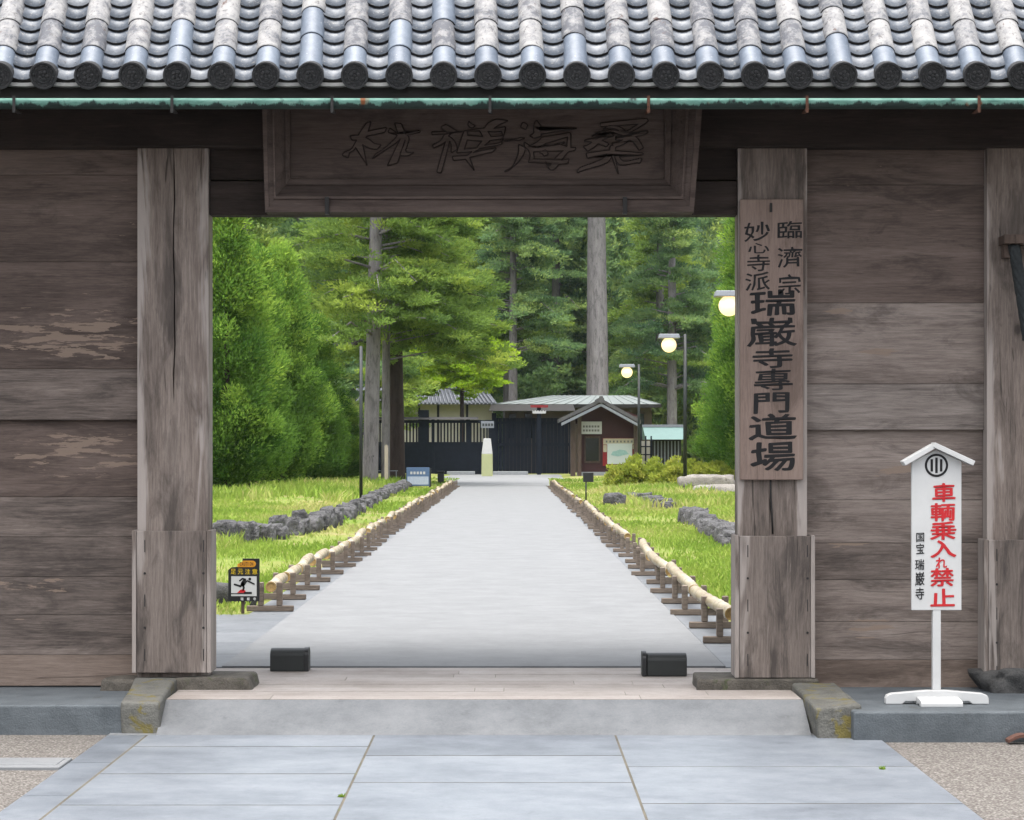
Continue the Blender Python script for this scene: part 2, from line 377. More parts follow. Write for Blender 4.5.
def copy_tree(o, loc, label=None, rotz=None, scale=None, group=None):
    c = o.copy(); COL.objects.link(c); c.location = loc
    if rotz is not None: c.rotation_euler = (0, 0, rotz)
    if scale is not None: c.scale = (scale,) * 3 if isinstance(scale, (int, float)) else scale
    if label: c['label'] = label
    if group: c['group'] = group
    def kids(src, dst):
        for ch in [q for q in src.children]:
            d_ = ch.copy(); COL.objects.link(d_); d_.parent = dst; kids(ch, d_)
    kids(o, c); return c
def np_mesh(name, V, mat, tint):                 # V: (n,4,3) separate quads
    n = len(V); me = bpy.data.meshes.new(name)
    me.vertices.add(n * 4); me.vertices.foreach_set('co', V.reshape(-1).astype(np.float32))
    me.loops.add(n * 4); me.loops.foreach_set('vertex_index', np.arange(n * 4, dtype=np.int32))
    me.polygons.add(n); me.polygons.foreach_set('loop_start', np.arange(0, n * 4, 4, dtype=np.int32))
    me.polygons.foreach_set('loop_total', np.full(n, 4, np.int32))
    me.materials.append(MATS[mat])
    a = me.attributes.new('tint', 'FLOAT', 'FACE'); a.data.foreach_set('value', np.clip(tint, 0, 1).astype(np.float32))
    me.update(calc_edges=True); return me

_gl = {}
_tc = bpy.data.curves.new('glyphs', 'FONT'); _to = bpy.data.objects.new('glyphs', _tc); COL.objects.link(_to)
def glyph(ch, bold=0.0):
    k = (ch, bold)
    if k not in _gl:
        _tc.body = ch; _tc.offset = bold; _tc.extrude = .02
        bpy.context.view_layer.update(); dg = bpy.context.evaluated_depsgraph_get()
        m = bpy.data.meshes.new_from_object(_to.evaluated_get(dg))
        co = np.array([v.co[:] for v in m.vertices]); fs = [list(p.vertices) for p in m.polygons]
        lo = co.min(0); hi = co.max(0)
        _gl[k] = ((co - lo) / np.maximum(hi - lo, 1e-6), fs); bpy.data.meshes.remove(m)
    return _gl[k]
def put_glyph(mb, ch, x0, x1, z0, z1, y_front, depth=.004, bold=0.0, brush=0.0, seed=0):
    """one character; bold thickens the strokes, brush makes them lean and swell like brushwork"""
    co, fs = glyph(ch, 0.0)
    shifts = [(0, 0)] if bold <= 0 else [(0, 0), (bold, bold * .5), (-bold, -bold * .5), (bold * .4, -bold * .9), (-bold * .4, bold * .9)]
    for k, (sx, sz) in enumerate(shifts):
        vs_ = []
        for u, v, w in co:
            if brush:
                n1 = noise.noise(Vector((u * 3 + seed * 7.3, v * 3, seed))); n2 = noise.noise(Vector((u * 3, v * 3 + 9, seed * 3.1)))
                u2 = u + brush * .045 * n1; v2 = v + brush * (.045 * n2 + .07 * (u - .5) - .06 * (u - .5) ** 2)
            else: u2, v2 = u, v
            vs_.append((x0 + (x1 - x0) * (u2 + sx), y_front + depth * (1 - w) + k * .00015, z0 + (z1 - z0) * (v2 + sz)))
        mb.add(vs_, fs, 0, .5)

def rock(mb, c, size, seed, rough=.25, sub=3, mi=0, boxy=0.55):
    bm = bmesh.new(); bmesh.ops.create_icosphere(bm, subdivisions=sub, radius=1)
    for v in bm.verts:
        p = v.co.copy(); q = Vector([math.copysign(abs(a) ** boxy, a) for a in p]); q = q / max(1, q.length * .82)
        k = 1 + rough * noise.fractal(p * 1.6 + Vector((seed * 3.7, seed, -seed)), 1, 2, 4)
        v.co = Vector((q.x * size[0] * k, q.y * size[1] * k, q.z * size[2] * k)) + Vector(c)
    bm.verts.index_update()
    mb.add([v.co[:] for v in bm.verts], [[v.index for v in f.verts] for f in bm.faces], mi, None, True); bm.free()

# ------------------------------------------------------------------ the ground
LOW = -.1875
def sheet(name, mat, x0, x1, y0, y1, z, nx=1, ny=1, fn=None, label=None):
    mb = MB(); vs_ = []
    for j in range(ny + 1):
        for i in range(nx + 1):
            x = x0 + (x1 - x0) * i / nx; y = y0 + (y1 - y0) * j / ny; vs_.append((x, y, z + (fn(x, y) if fn else 0)))
    mb.add(vs_, [(j * (nx + 1) + i, j * (nx + 1) + i + 1, (j + 1) * (nx + 1) + i + 1, (j + 1) * (nx + 1) + i) for j in range(ny) for i in range(nx)], 0, .5, True)
    return mb.build(name, mat, kind='structure')
sheet('ground', 'soil', -900, 900, -300, 1800, LOW - .03)
sheet('gravel_ground', 'gravel', -40, 40, -40, 15.6, LOW)
def lawn_h(x, y):
    a = min(max((abs(x + .26) - 2.9) / 3.0, 0), 1); b = min(max((y - 22) / 8, 0), 1)
    return a * b * (.12 + .10 * noise.noise(Vector((x * .22, y * .08, 3))))
mb = MB(); mb.box(-3.2, -2.5, 20.0, 20.12, -.1, .010); mb.build('paving_line', 'plaster_wall', kind='structure')
sheet('lawn', 'lawn_soil', -70, 70, 17.6, 330, -.008, 120, 240, lawn_h)

PXL, PXR = -2.10, 1.58
mb = MB(); mb.box(PXL, PXR, 17.56, 104, -.15, .012); mb.build('path', 'path_concrete', kind='structure')
mb = MB()
for i in range(3):
    for j in range(5):
        x0, y0 = -4.6 + i * .84, 17.56 + j * 1.12
        if y0 > 21.5 and i < 1: continue
        mb.box(x0 + .004, x0 + .832, y0 + .004, y0 + 1.112, -.15, .004)
for j in range(42):
    w = 1.9; mb.box(PXL - .42, PXL - .008, 23.2 + j * w, 23.2 + (j + 1) * w - .012, -.15, .003)
for j in range(45):
    w = 1.9; mb.box(PXR + .008, PXR + .42, 17.56 + j * w, 17.56 + (j + 1) * w - .012, -.15, .003)
mb.build('side_paving', 'side_paving', kind='structure', bevel=.006, seg=1)
mb = MB(); mb.add([(-2.3, 103.9, .016), (1.75, 103.9, .016), (2.1, 126, .016), (9, 134, .016), (9, 149.6, .016), (-13, 149.6, .016), (-13, 134, .016), (-3.4, 126, .016)], [tuple(range(8))], 0, .5)
mb.build('court', 'path_concrete', kind='structure')

# paved approach in front of the gate: three columns of slabs with a narrow border each side
mb = MB()
colsx = [(-2.235, -.842, (11.95, 13.1, 14.3)), (-.828, .652, (11.4, 12.76, 13.88)), (.666, 2.27, (12.0, 13.4))]
for x0, x1, cuts in colsx:
    ys = [14.88]; y = 14.88
    for c in sorted(cuts, reverse=True): ys.append(c)
    while ys[-1] > -6: ys.append(ys[-1] - random.choice((1.0, 1.25, 1.45)))
    for a, b in zip(ys[:-1], ys[1:]): mb.box(x0, x1, b + .012, a - .012, LOW - .1, LOW + .014 + random.random() * .0012)
y = 14.88
while y > -6:
    l = random.choice((1.3, 1.7, 2.1)); mb.box(-2.49, -2.247, y - l + .012, y, LOW - .1, LOW + .012); y -= l
mb.build('pavement', 'paving_stone', kind='structure')
mb = MB(); mb.box(-2.252, 2.25, -6, 14.88, LOW - .09, LOW + .0128); mb.build('moss_joints', 'joint_soil', kind='structure')
mb = MB(); mb.box(-2.92, -2.50, 13.35, 13.75, LOW - .1, LOW + .02); mb.box(-2.86, -2.53, 13.43, 13.69, LOW - .1, LOW + .026)
mb.box(-8, -2.96, 13.45, 13.52, LOW - .1, LOW + .008)
mb.build('drain_kerb', 'ramp_stone', kind='structure', bevel=.006)
# sloping ramp and the threshold floor between the posts
mb = MB()
for x0, x1 in ((-2.19, 1.875),):
    nn = 6
    for k in range(nn):
        ya, yb = 14.886 + k * .43 / nn, 14.886 + (k + 1) * .43 / nn
        za, zb = [LOW + .012 + (y - 14.886) / .43 * (-LOW - .012) for y in (ya, yb)]
        mb.hexa([(x0, ya, LOW - .1), (x1, ya, LOW - .1), (x1, yb, LOW - .1), (x0, yb, LOW - .1), (x0, ya, za), (x1, ya, za), (x1, yb, zb), (x0, yb, zb)], 0, .5)
mb.box(-2.49, -2.194, 14.886, 15.1, LOW - .1, LOW + .013); mb.box(1.879, 2.27, 14.886, 15.0, LOW - .1, LOW + .013)
mb.build('ramp', 'ramp_stone', kind='structure')
mb = MB()
for j in range(9):
    y0 = 15.322 + j * .2415; xs = [-2.19 if y0 < 15.9 else -2.6] + sorted(random.uniform(-1.9, 1.6) for _ in range(2)) + [1.87 if y0 < 15.9 else 2.2]
    for a, b in zip(xs[:-1], xs[1:]): mb.box(a + .002, b - .002, y0 + .002, y0 + .2395, -.15, .002 + random.random() * .003)
mb.build('threshold_floor', 'threshold_stone', kind='structure')
mb = MB(); mb.box(-2.19, 1.87, 15.33, 17.49, -.14, .0008); mb.build('threshold_joints', 'joint_soil', kind='structure')
mb = MB(); mb.box(-2.6, 2.2, 17.497, 17.556, -.15, -.03); mb.build('drain_gap', 'ink', kind='structure')

# far hill behind the trees
def hill(x, y): 
    t = max(0, (y - 232)) / 100
    return t ** 1.15 * 42 + 8 * noise.noise(Vector((x * .012, y * .012, 1))) * min(1, t * 2)
sheet('wooded_hill', 'hill_forest', -300, 300, 232, 440, -.3, 60, 40, hill)

# ------------------------------------------------------------------ the gate
gate = empty('temple_gate', (-.24, 16.14, 0), 'weathered timber temple gate with tiled roof and open doorway onto the path', 'gate')
YP, YB = 16.0, 16.14
ZT = 4.25
def post(x0, x1, zb, crack_x, z_split, ztop=3.70):
    """squared post with a drying split down its face"""
    mb = MB(); mb.box(x0, x1, YP + .05, YP + .22, zb, ztop, tint=.4)
    def slabs(xa, xb, za, zb_, t): mb.box(xa, xb, YP, YP + .051, za, zb_, tint=t)
    if crack_x:
        n = 9; zs = [z_split[0] + (z_split[1] - z_split[0]) * i / n for i in range(n + 1)]
        cx = [crack_x + random.uniform(-.006, .006) for _ in zs]; gw = [.0005] + [random.uniform(.003, .006) for _ in zs[2:]] + [.0005]
        for i in range(n):
            for side in (-1, 1):
                a0, a1 = cx[i] + side * gw[i], cx[i + 1] + side * gw[i + 1]; e = x0 if side < 0 else x1
                pts = [(e, zs[i]), (a0, zs[i]), (a1, zs[i + 1]), (e, zs[i + 1])]
                if side > 0: pts = pts[::-1]
                p = [(x, YP, z) for x, z in pts] + [(x, YP + .051, z) for x, z in pts]
                mb.add(p, [(0, 1, 2, 3), (7, 6, 5, 4), (1, 5, 6, 2), (0, 4, 5, 1), (3, 2, 6, 7), (0, 3, 7, 4)], 0, .4)
        if z_split[0] > zb: slabs(x0, x1, zb, z_split[0], .4)
        if z_split[1] < ztop: slabs(x0, x1, z_split[1], ztop, .4)
    else: slabs(x0, x1, zb, ztop, .4)
    return mb.build('post', 'post_wood', gate)
def foot_cover(parent, x0, x1, z0, z1):
    mb = MB(); yf = 15.93
    mb.box(x0 + .03, x1 - .03, yf, yf + .035, z0, z1, tint=.35)
    mb.box(x0, x0 + .028, yf - .006, YP + .225, z0, z1 + .004, tint=.6); mb.box(x1 - .028, x1, yf - .006, YP + .225, z0, z1 + .004, tint=.7)
    mb.box(x0 + .03, x1 - .03, yf + .036, YP - .001, z1 - .03, z1 - .001, tint=.5)
    o = mb.build('foot_cover', 'cover_wood', parent, bevel=.005)
    for x in (x0 + .085, x1 - .05):
        for k in range(5):
            z = z0 + .12 + (z1 - z0 - .22) * k / 4; nb = MB()
            if k % 2: nb.tube([(x, yf - .004, z), (x, yf + .01, z)], .008, 8); nb.build('nail', 'iron', o)
            else: nb.box(x - .003, x + .003, yf - .002, yf + .01, z - .04, z + .04); nb.build('iron_cramp', 'iron', o)
XL0, XL1 = PX(137.5, YP), PX(208.5, YP); XR0, XR1 = PX(738, YP), PX(807, YP); XF0, XF1 = PX(987, YP), PX(1062, YP)
p = post(XL0, XL1, .08, XL0 + .245, (1.9, 3.66)); foot_cover(p, PX(132, 15.93), PX(211, 15.93), PZ(673, 15.93), PZ(531, 15.93))
p = post(XR0, XR1, .08, XR0 + .215, (1.02, 2.0)); foot_cover(p, PX(735, 15.93), PX(815, 15.93), PZ(678, 15.93), PZ(536, 15.93))
p = post(XF0, XF1, .02, None, None); foot_cover(p, PX(984, 15.93), PX(1066, 15.93), PZ(690, 15.93), PZ(540, 15.93))
p = post(-5.15, -4.65, .02, None, None); foot_cover(p, -5.19, -4.61, .05, 1.06)
# board walls
def boards(name, x0, x1, zs, y0, mats, th=.05):
    """horizontal boards, each its own box with a shadow gap; zs lists the joints from the top, mats gives (index) per board"""
    mb = MB()
    for k, (a, b) in enumerate(zip(zs[:-1], zs[1:])):
        dy = random.uniform(0, .003); mb.box(x0, x1, y0 + dy, y0 + th, b + .0014, a - .0008, mats[k])
    return mb.build(name, ['board_wood_dark', 'board_wood_grey', 'board_wood_pale', 'board_wood_tan'], gate, bevel=.002, seg=1)
zu = lambda ys: [PZ(y, 16.09) for y in ys]; zl = lambda ys: [PZ(y, 16.14) for y in ys]
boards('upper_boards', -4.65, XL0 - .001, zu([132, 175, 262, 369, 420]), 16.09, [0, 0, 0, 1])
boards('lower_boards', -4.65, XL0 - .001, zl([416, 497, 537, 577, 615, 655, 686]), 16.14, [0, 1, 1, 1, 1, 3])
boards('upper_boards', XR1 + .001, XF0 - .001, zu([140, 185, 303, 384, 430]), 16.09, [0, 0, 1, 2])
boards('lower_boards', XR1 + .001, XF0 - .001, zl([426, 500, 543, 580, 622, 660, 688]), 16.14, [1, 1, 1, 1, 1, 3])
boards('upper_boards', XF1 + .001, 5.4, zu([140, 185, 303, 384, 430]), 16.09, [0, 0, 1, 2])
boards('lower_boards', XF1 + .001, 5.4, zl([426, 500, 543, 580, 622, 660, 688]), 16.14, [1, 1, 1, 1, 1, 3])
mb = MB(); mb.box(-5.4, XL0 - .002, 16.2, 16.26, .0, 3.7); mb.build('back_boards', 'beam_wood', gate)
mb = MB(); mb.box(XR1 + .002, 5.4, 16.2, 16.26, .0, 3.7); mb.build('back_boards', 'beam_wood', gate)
# beams
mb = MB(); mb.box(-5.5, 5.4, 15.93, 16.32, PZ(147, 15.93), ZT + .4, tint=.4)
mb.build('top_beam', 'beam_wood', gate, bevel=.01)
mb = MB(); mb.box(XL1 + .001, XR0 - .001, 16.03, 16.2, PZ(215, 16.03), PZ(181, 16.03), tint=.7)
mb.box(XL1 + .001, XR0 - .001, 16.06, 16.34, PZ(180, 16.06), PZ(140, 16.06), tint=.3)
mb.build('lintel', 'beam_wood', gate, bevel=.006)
# eave: rafters, soffit, fascia
TH = R(49); CT, ST = math.cos(TH), math.sin(TH)
YE, ZE = 15.03, PZ(75, 14.97) - .045       # front edge of the tile bed
NS = 23; EXPO = .121
RX0, RX1 = -5.55, 5.45
mb = MB()
mb.box(RX0, RX1, 15.075, 15.11, PZ(98, 15.08), PZ(82.5, 15.08), tint=.5); mb.build('fascia_board', 'dark_trim', gate, bevel=.004)
mb = MB()
LEN = NS * EXPO; yr, zr = YE + LEN * CT, ZE + LEN * ST
mb.hexa([(RX0, YE + .06, ZE - .085), (RX1, YE + .06, ZE - .085), (RX1, yr + .02, zr - .085), (RX0, yr + .02, zr - .085), (RX0, YE + .06, ZE - .045), (RX1, YE + .06, ZE - .045), (RX1, yr, zr - .03), (RX0, yr, zr - .03)])
mb.hexa([(RX0, yr + .02, zr - .085), (RX1, yr + .02, zr - .085), (RX1, 2 * yr - YE, ZE - .085), (RX0, 2 * yr - YE, ZE - .085), (RX0, yr, zr - .03), (RX1, yr, zr - .03), (RX1, 2 * yr - YE, ZE - .03), (RX0, 2 * yr - YE, ZE - .03)])
mb.build('roof_deck', 'dark_trim', gate)
mb = MB()
x = RX0 + .15
while x < RX1:
    mb.hexa([(x, 15.115, PZ(104, 15.08)), (x + .07, 15.115, PZ(104, 15.08)), (x + .07, 16.0, PZ(104, 15.08) + .30), (x, 16.0, PZ(104, 15.08) + .30),
             (x, 15.115, PZ(90, 15.08)), (x + .07, 15.115, PZ(90, 15.08)), (x + .07, 16.0, PZ(90, 15.08) + .32), (x, 16.0, PZ(90, 15.08) + .32)]); x += .28
mb.build('rafters', 'beam_wood', gate)
# tiles
def slope(x, s_, n): return (x - .02 * s_, YE + s_ * CT - n * ST, ZE + s_ * ST + n * CT)
PITCH = 44.45 * 14.97 / F
XC0 = PX(43.5, 14.97); k0 = int((RX0 - XC0) / PITCH)
centers = [XC0 + k * PITCH for k in range(k0, int((RX1 - XC0) / PITCH) + 1)]
mb = MB(); lip = MB()
for xc in centers:
    xm = xc + PITCH / 2; w = PITCH * .5; n = 10
    for j in range(NS):
        s0, s1 = j * EXPO, j * EXPO + EXPO + .02; tt = random.random(); jit = random.uniform(-.004, .004); tl = random.uniform(-.003, .003)
        top, bot = [], []
        for i in range(n + 1):
            u = -1 + 2 * i / n; h = .105 * min(abs(u), .62) ** 2
            bot.append(slope(xm + u * w, s0 + jit, h + .030 + tl * u)); top.append(slope(xm + u * w, s1, h + .008 + tl * u))
        und = [(a, b + .030 * ST * .9 + .0, c - .030 * CT) for a, b, c in bot]
        vs_ = bot + top + und
        mb.add(vs_, [(i, i + 1, n + 2 + i, n + 1 + i) for i in range(n)], 0, tt, True)
        b = len(mb.v) - len(vs_)
        for i in range(n):
            mb.f.append([b + 2 * (n + 1) + i, b + 2 * (n + 1) + i + 1, b + i + 1, b + i]); mb.m.append(1); mb.t.append(tt); mb.sm.append(False)
    # pale front lip of the lowest pan tile
    for i in range(n):
        u0, u1 = -1 + 2 * i / n, -1 + 2 * (i + 1) / n
        a = slope(xm + u0 * w, .004, .02 * u0 * u0 + .012); b_ = slope(xm + u1 * w, .004, .02 * u1 * u1 + .012)
        lip.hexa([(a[0], a[1] - .012, a[2] - .030), (b_[0], b_[1] - .012, b_[2] - .030), (b_[0], b_[1] + .05, b_[2] - .030), (a[0], a[1] + .05, a[2] - .030),
                  (a[0], a[1] - .012, a[2] - .008), (b_[0], b_[1] - .012, b_[2] - .008), (b_[0], b_[1] + .05, b_[2] - .008), (a[0], a[1] + .05, a[2] - .008)], 0, .5)
roof = mb.build('roof', ['grey_tile', 'dark_trim'], gate)
lip.build('eave_lip', 'mortar', roof)
mb = MB()
for xc in centers:
    s_ = .012; first = True; seg_ = 12; longer = random.random() < .18
    off = random.uniform(-.004, .004)
    while s_ < LEN:
        l = (.36 if longer else .235) if first else .262
        r0, r1 = .0785, .0735; tt = random.random(); vs_ = []; wob = random.uniform(-.004, .004)
        st = [(s_, r0), (s_ + .012, r0 + .0015), (s_ + l + .01, r1)]
        for ss, rr in st:
            for i in range(seg_ + 1):
                a = math.pi * (i / seg_) * 1.16 - math.pi * .08
                vs_.append(slope(xc + off + wob * (ss > s_ + .1) - rr * math.cos(a), ss, .030 + rr * math.sin(a) * .98))
        m_ = seg_ + 1
        blue = first or random.random() < .04
        mb.add(vs_, [(r * m_ + i, r * m_ + i + 1, (r + 1) * m_ + i + 1, (r + 1) * m_ + i) for r in range(2) for i in range(seg_)], 1 if blue else 0, tt, True)
        b = len(mb.v) - len(vs_); mb.f.append([b + i for i in range(seg_, -1, -1)]); mb.m.append(2); mb.t.append(tt); mb.sm.append(False)
        first = False; s_ += l
mb.build('cover_tiles', ['lichen_tile', 'blue_tile', 'dark_trim'], roof)
# round eave caps with a raised rim and flower
AX = Vector((0, -math.cos(R(18)), -math.sin(R(18)))); UPV = Vector((0, -math.sin(R(18)), math.cos(R(18)))); XV = Vector((1, 0, 0))
for xc in centers:
    mb = MB(); c = Vector((xc, 14.968, PZ(75.5, 14.97))); tt = random.random(); w = R(random.uniform(-20, 20))
    prof = [(-.09, .080), (-.005, .0835), (.008, .0870), (.014, .0850), (.014, .074), (.004, .071), (.004, .050), (.008, .048), (.008, .044), (.003, .042), (.003, .0)]
    vs_ = []
    for dd, rr in prof:
        for k in range(24):
            a = 2 * math.pi * k / 24; vs_.append(c + AX * dd + (XV * math.cos(a) + UPV * math.sin(a)) * max(rr, .0005))
    mb.add(vs_, [(r * 24 + k, r * 24 + (k + 1) % 24, (r + 1) * 24 + (k + 1) % 24, (r + 1) * 24 + k) for r in range(len(prof) - 1) for k in range(24)], 0, tt, False)
    for k in range(10):
        a = 2 * math.pi * k / 10 + w; q = c + (XV * math.cos(a) + UPV * math.sin(a)) * .0605
        mb.tube([q + AX * .0, q + AX * .012], [.0095, .006], 6, 0, tint=1.0)
    for k in range(5):
        a = 2 * math.pi * k / 5 + w; q = c + (XV * math.cos(a) + UPV * math.sin(a)) * .024
        mb.tube([q + AX * .0, q + AX * .012], [.013, .007], 6, 0, tint=1.0)
    mb.tube([c, c + AX * .013], [.009, .006], 6, 0, tint=1.0)
    mb.build('eave_cap', 'cap_tile', roof)
mb = MB()   # ridge and back slope
mb.box(RX0 - .05, RX1 + .05, yr - .16, yr + .16, zr - .02, zr + .30); mb.tube([(RX0 - .08, yr, zr + .34), (RX1 + .08, yr, zr + .34)], .11, 12)
x = RX0
mb.build('ridge', 'grey_tile', roof, bevel=.01)
# gutter
zg = PZ(98.2, 14.9)
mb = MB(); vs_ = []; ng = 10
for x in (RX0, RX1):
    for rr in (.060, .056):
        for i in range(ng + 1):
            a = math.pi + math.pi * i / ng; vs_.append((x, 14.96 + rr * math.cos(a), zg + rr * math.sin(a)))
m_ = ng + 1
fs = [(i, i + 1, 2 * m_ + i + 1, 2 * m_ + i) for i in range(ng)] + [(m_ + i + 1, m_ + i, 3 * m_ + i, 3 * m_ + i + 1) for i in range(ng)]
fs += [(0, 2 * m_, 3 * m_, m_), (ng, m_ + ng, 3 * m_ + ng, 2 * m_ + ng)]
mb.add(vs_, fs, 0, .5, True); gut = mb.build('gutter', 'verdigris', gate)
for k, px in enumerate((-145, 14, 172, 332, 490, 648.5, 807, 979, 1138)):
    x = PX(px, 14.9); mb = MB(); red = k in (5, 6, 7)
    mb.box(x - .009, x + .009, 14.893, 14.899, zg - .09, zg + .015); mb.box(x - .012, x + .012, 14.9, 15.074, zg - .074, zg - .066); mb.box(x - .008, x + .008, 14.955, 15.074, zg + .006, zg + .012)
    mb.build('gutter_bracket', 'rust' if red else 'iron', gut, label='rust red gutter bracket' if red else None)

# stone footing of the gate
def block(name, corners_b, corners_t, mat, label, cat, bevel=.02, group=None):
    mb = MB(); mb.hexa(corners_b + corners_t); me_o = mb.build(name, mat, None, tuple(sum(c[i] for c in corners_b) / 4 for i in range(3)), bevel, label, cat, group, seg=3)
    return me_o
def roughen(o, cuts=4, amp=.008, sc=6):
    bm = bmesh.new(); bm.from_mesh(o.data); bmesh.ops.subdivide_edges(bm, edges=bm.edges[:], cuts=cuts, use_grid_fill=True)
    for v in bm.verts:
        w = v.co + Vector(o.location); v.co += Vector((noise.noise(w * sc), noise.noise(w * sc + Vector((9, 0, 0))), noise.noise(w * sc + Vector((0, 9, 0))))) * amp
    bm.to_mesh(o.data); bm.free()
    for p_ in o.data.polygons: p_.use_smooth = False
def rect(x0, x1, y0, y1, z): return [(x0, y0, z), (x1, y0, z), (x1, y1, z), (x0, y1, z)]
o = block('stone_platform', rect(-7.6, -2.385, 15.0, 16.13, LOW - .1), rect(-7.6, -2.385, 15.0, 16.13, 0), 'platform_stone', 'dark grey stone platform under the left board wall', 'stone platform', .015); roughen(o, 6, .005)
o = block('stone_platform', rect(2.1, 7.6, 14.62, 16.13, LOW - .1), rect(2.1, 7.6, 14.62, 16.13, 0), 'platform_stone', 'dark grey stone platform under the white notice board', 'stone platform', .015); roughen(o, 6, .005)
o = block('kerb_block', [(-2.42, 14.97, LOW - .06), (-2.175, 14.97, LOW - .06), (-2.23, 15.92, LOW - .06), (-2.50, 15.92, LOW - .06)], [(-2.42, 14.98, .022), (-2.18, 14.98, .022), (-2.20, 15.92, .085), (-2.48, 15.92, .085)], 'curb_block_stone', 'mossy stone kerb block at foot of the post without the calligraphy board', 'stone block', .02); roughen(o, 4, .012)
o = block('kerb_block', [(1.90, 14.72, LOW - .06), (2.17, 14.72, LOW - .06), (2.20, 15.88, LOW - .06), (1.88, 15.88, LOW - .06)], [(1.875, 14.73, .012), (2.165, 14.73, .028), (2.16, 15.88, .06), (1.87, 15.88, .05)], 'curb_block_stone', 'mossy stone kerb block at foot of the post bearing the calligraphy board', 'stone block', .02); roughen(o, 4, .012)
o = block('sill_stone', rect(-2.72, -1.66, 15.88, 16.42, -.1), [(-2.70, 15.90, .075), (-1.74, 15.90, .085), (-1.72, 16.38, .095), (-2.70, 16.4, .085)], 'sill_stone', 'worn brown foundation stone under the plain doorway post', 'foundation stone', .02); roughen(o, 6, .02, 4)
o = block('sill_stone', rect(1.24, 2.06, 15.9, 16.42, -.1), rect(1.25, 2.05, 15.9, 16.4, .075), 'sill_stone', 'mossy flat foundation stone under the post with the calligraphy board', 'foundation stone', .015); roughen(o, 5, .01)
mb = MB(); rock(mb, (3.42, 15.92, .03), (.30, .22, .13), 5, .25, 4); mb.build('foundation_rock', 'dark_rock', None, (3.42, 15.92, 0), label='dark speckled rounded foundation rock beside the white notice stand', cat='rock')
mb = MB()
vs_ = [(3.02 + .19 * i / 6, 14.50 + .10 * j, LOW + .01 + .035 * math.sin(math.pi * i / 6) + .018 * k) for k in (0, 1) for j in (0, 1) for i in range(7)]
fs = [(i, i + 1, 7 + i + 1, 7 + i) for i in range(6)]; fs = [tuple(reversed(f)) for f in fs] + [tuple(14 + q for q in f) for f in fs] + [(i, i + 1, 15 + i, 14 + i) for i in range(6)] + [(8 + i, 7 + i, 21 + i, 22 + i) for i in range(6)] + [(0, 14, 21, 7), (6, 13, 27, 20)]
mb.add(vs_, fs); mb.build('tile_shard', 'terracotta', None, (3.1, 14.55, LOW), label='broken reddish tile shard lying on gravel against the platform', cat='tile shard')

# the horizontal name board over the doorway
nb = empty('name_board', (-.18, 15.85, 3.16), 'wide framed dark name board with carved characters over the doorway', 'name board')
yo, yi = 15.66, 15.84
fo = [PX(262, yo), PX(703, yo), PZ(212, yo), PZ(100, yo)]; fi = [PX(291, yi), PX(664, yi), PZ(179, yi), PZ(108, yi)]
mb = MB()
mb.box(fi[0] - .02, fi[1] + .02, yi, yi + .04, fi[2] - .02, fi[3] + .06, tint=.45); mb.build('panel', 'plaque_wood', nb)
mb = MB()
def frame_side(a0, a1, b0, b1, steps, tint):     # a = outer corners (x,z), b = inner corners; stepped moulding
    for k in range(len(steps) - 1):
        (t0, y0), (t1, y1) = steps[k], steps[k + 1]
        L = lambda p, q, t: (p[0] + (q[0] - p[0]) * t, p[1] + (q[1] - p[1]) * t)
        p0, p1, q0, q1 = L(a0, b0, t0), L(a1, b1, t0), L(a0, b0, t1), L(a1, b1, t1)
        mb.add([(p0[0], y0, p0[1]), (p1[0], y0, p1[1]), (q1[0], y1, q1[1]), (q0[0], y1, q0[1])], [(0, 1, 2, 3)], 0, tint)
steps = [(0, 15.84), (0, yo), (.16, yo), (.17, yo + .018), (.36, yo + .03), (.37, yo + .012), (.44, yo + .012), (.45, yo + .035), (.80, 15.79), (.81, 15.775), (.97, 15.80), (1.0, yi)]
O = [(fo[0] + .02, fo[2]), (fo[1] - .06, fo[2]), (fo[1], fo[3]), (fo[0], fo[3])]; I = [(fi[0], fi[2]), (fi[1], fi[2]), (fi[1], fi[3]), (fi[0], fi[3])]
for k in range(4): frame_side(O[k], O[(k + 1) % 4], I[k], I[(k + 1) % 4], steps, .2 + .2 * k)
mb.build('frame', 'plaque_wood', nb)
for px in (327, 625):
    mb = MB(); x = PX(px, yo); mb.box(x - .014, x + .014, yo - .012, yo + .05, PZ(214, yo), PZ(197, yo)); mb.build('iron_hook', 'iron', nb)
# carved characters: dark tubes trace each stroke outline in place of grooves
cu = _tc; 
def carve(ch, x0, x1, z0, z1, seed, mbo, mbf):
    co, fs = glyph(ch, .0)
    def warp(u, v):
        n1 = noise.noise(Vector((u * 2.6 + seed * 5.1, v * 2.6, seed))); n2 = noise.noise(Vector((u * 2.6, v * 2.6 + 7, seed * 2.3)))
        u2 = u + .27 * n1 + .16 * (v - .5); v2 = v + .24 * n2 + .10 * (u - .5)
        return x0 + (x1 - x0) * u2, z0 + (z1 - z0) * v2
    edges = {}
    for f in fs:
        if all(co[i][2] > .9 for i in f):
            mbf.add([(lambda q: (q[0], yi - .012, q[1]))(warp(co[i][0], co[i][1])) for i in f], [list(range(len(f)))], 0, .45)
            for a, b in zip(f, f[1:] + f[:1]): edges[frozenset((a, b))] = edges.get(frozenset((a, b)), 0) + 1
    for e, n_ in edges.items():
        if n_ == 1:
            a, b = list(e); p_, q_ = warp(co[a][0], co[a][1]), warp(co[b][0], co[b][1])
            mbo.tube([(p_[0], yi - .008, p_[1]), (q_[0], yi - .008, q_[1])], .0055, 5, 0, True)
mo, mf = MB(), MB()
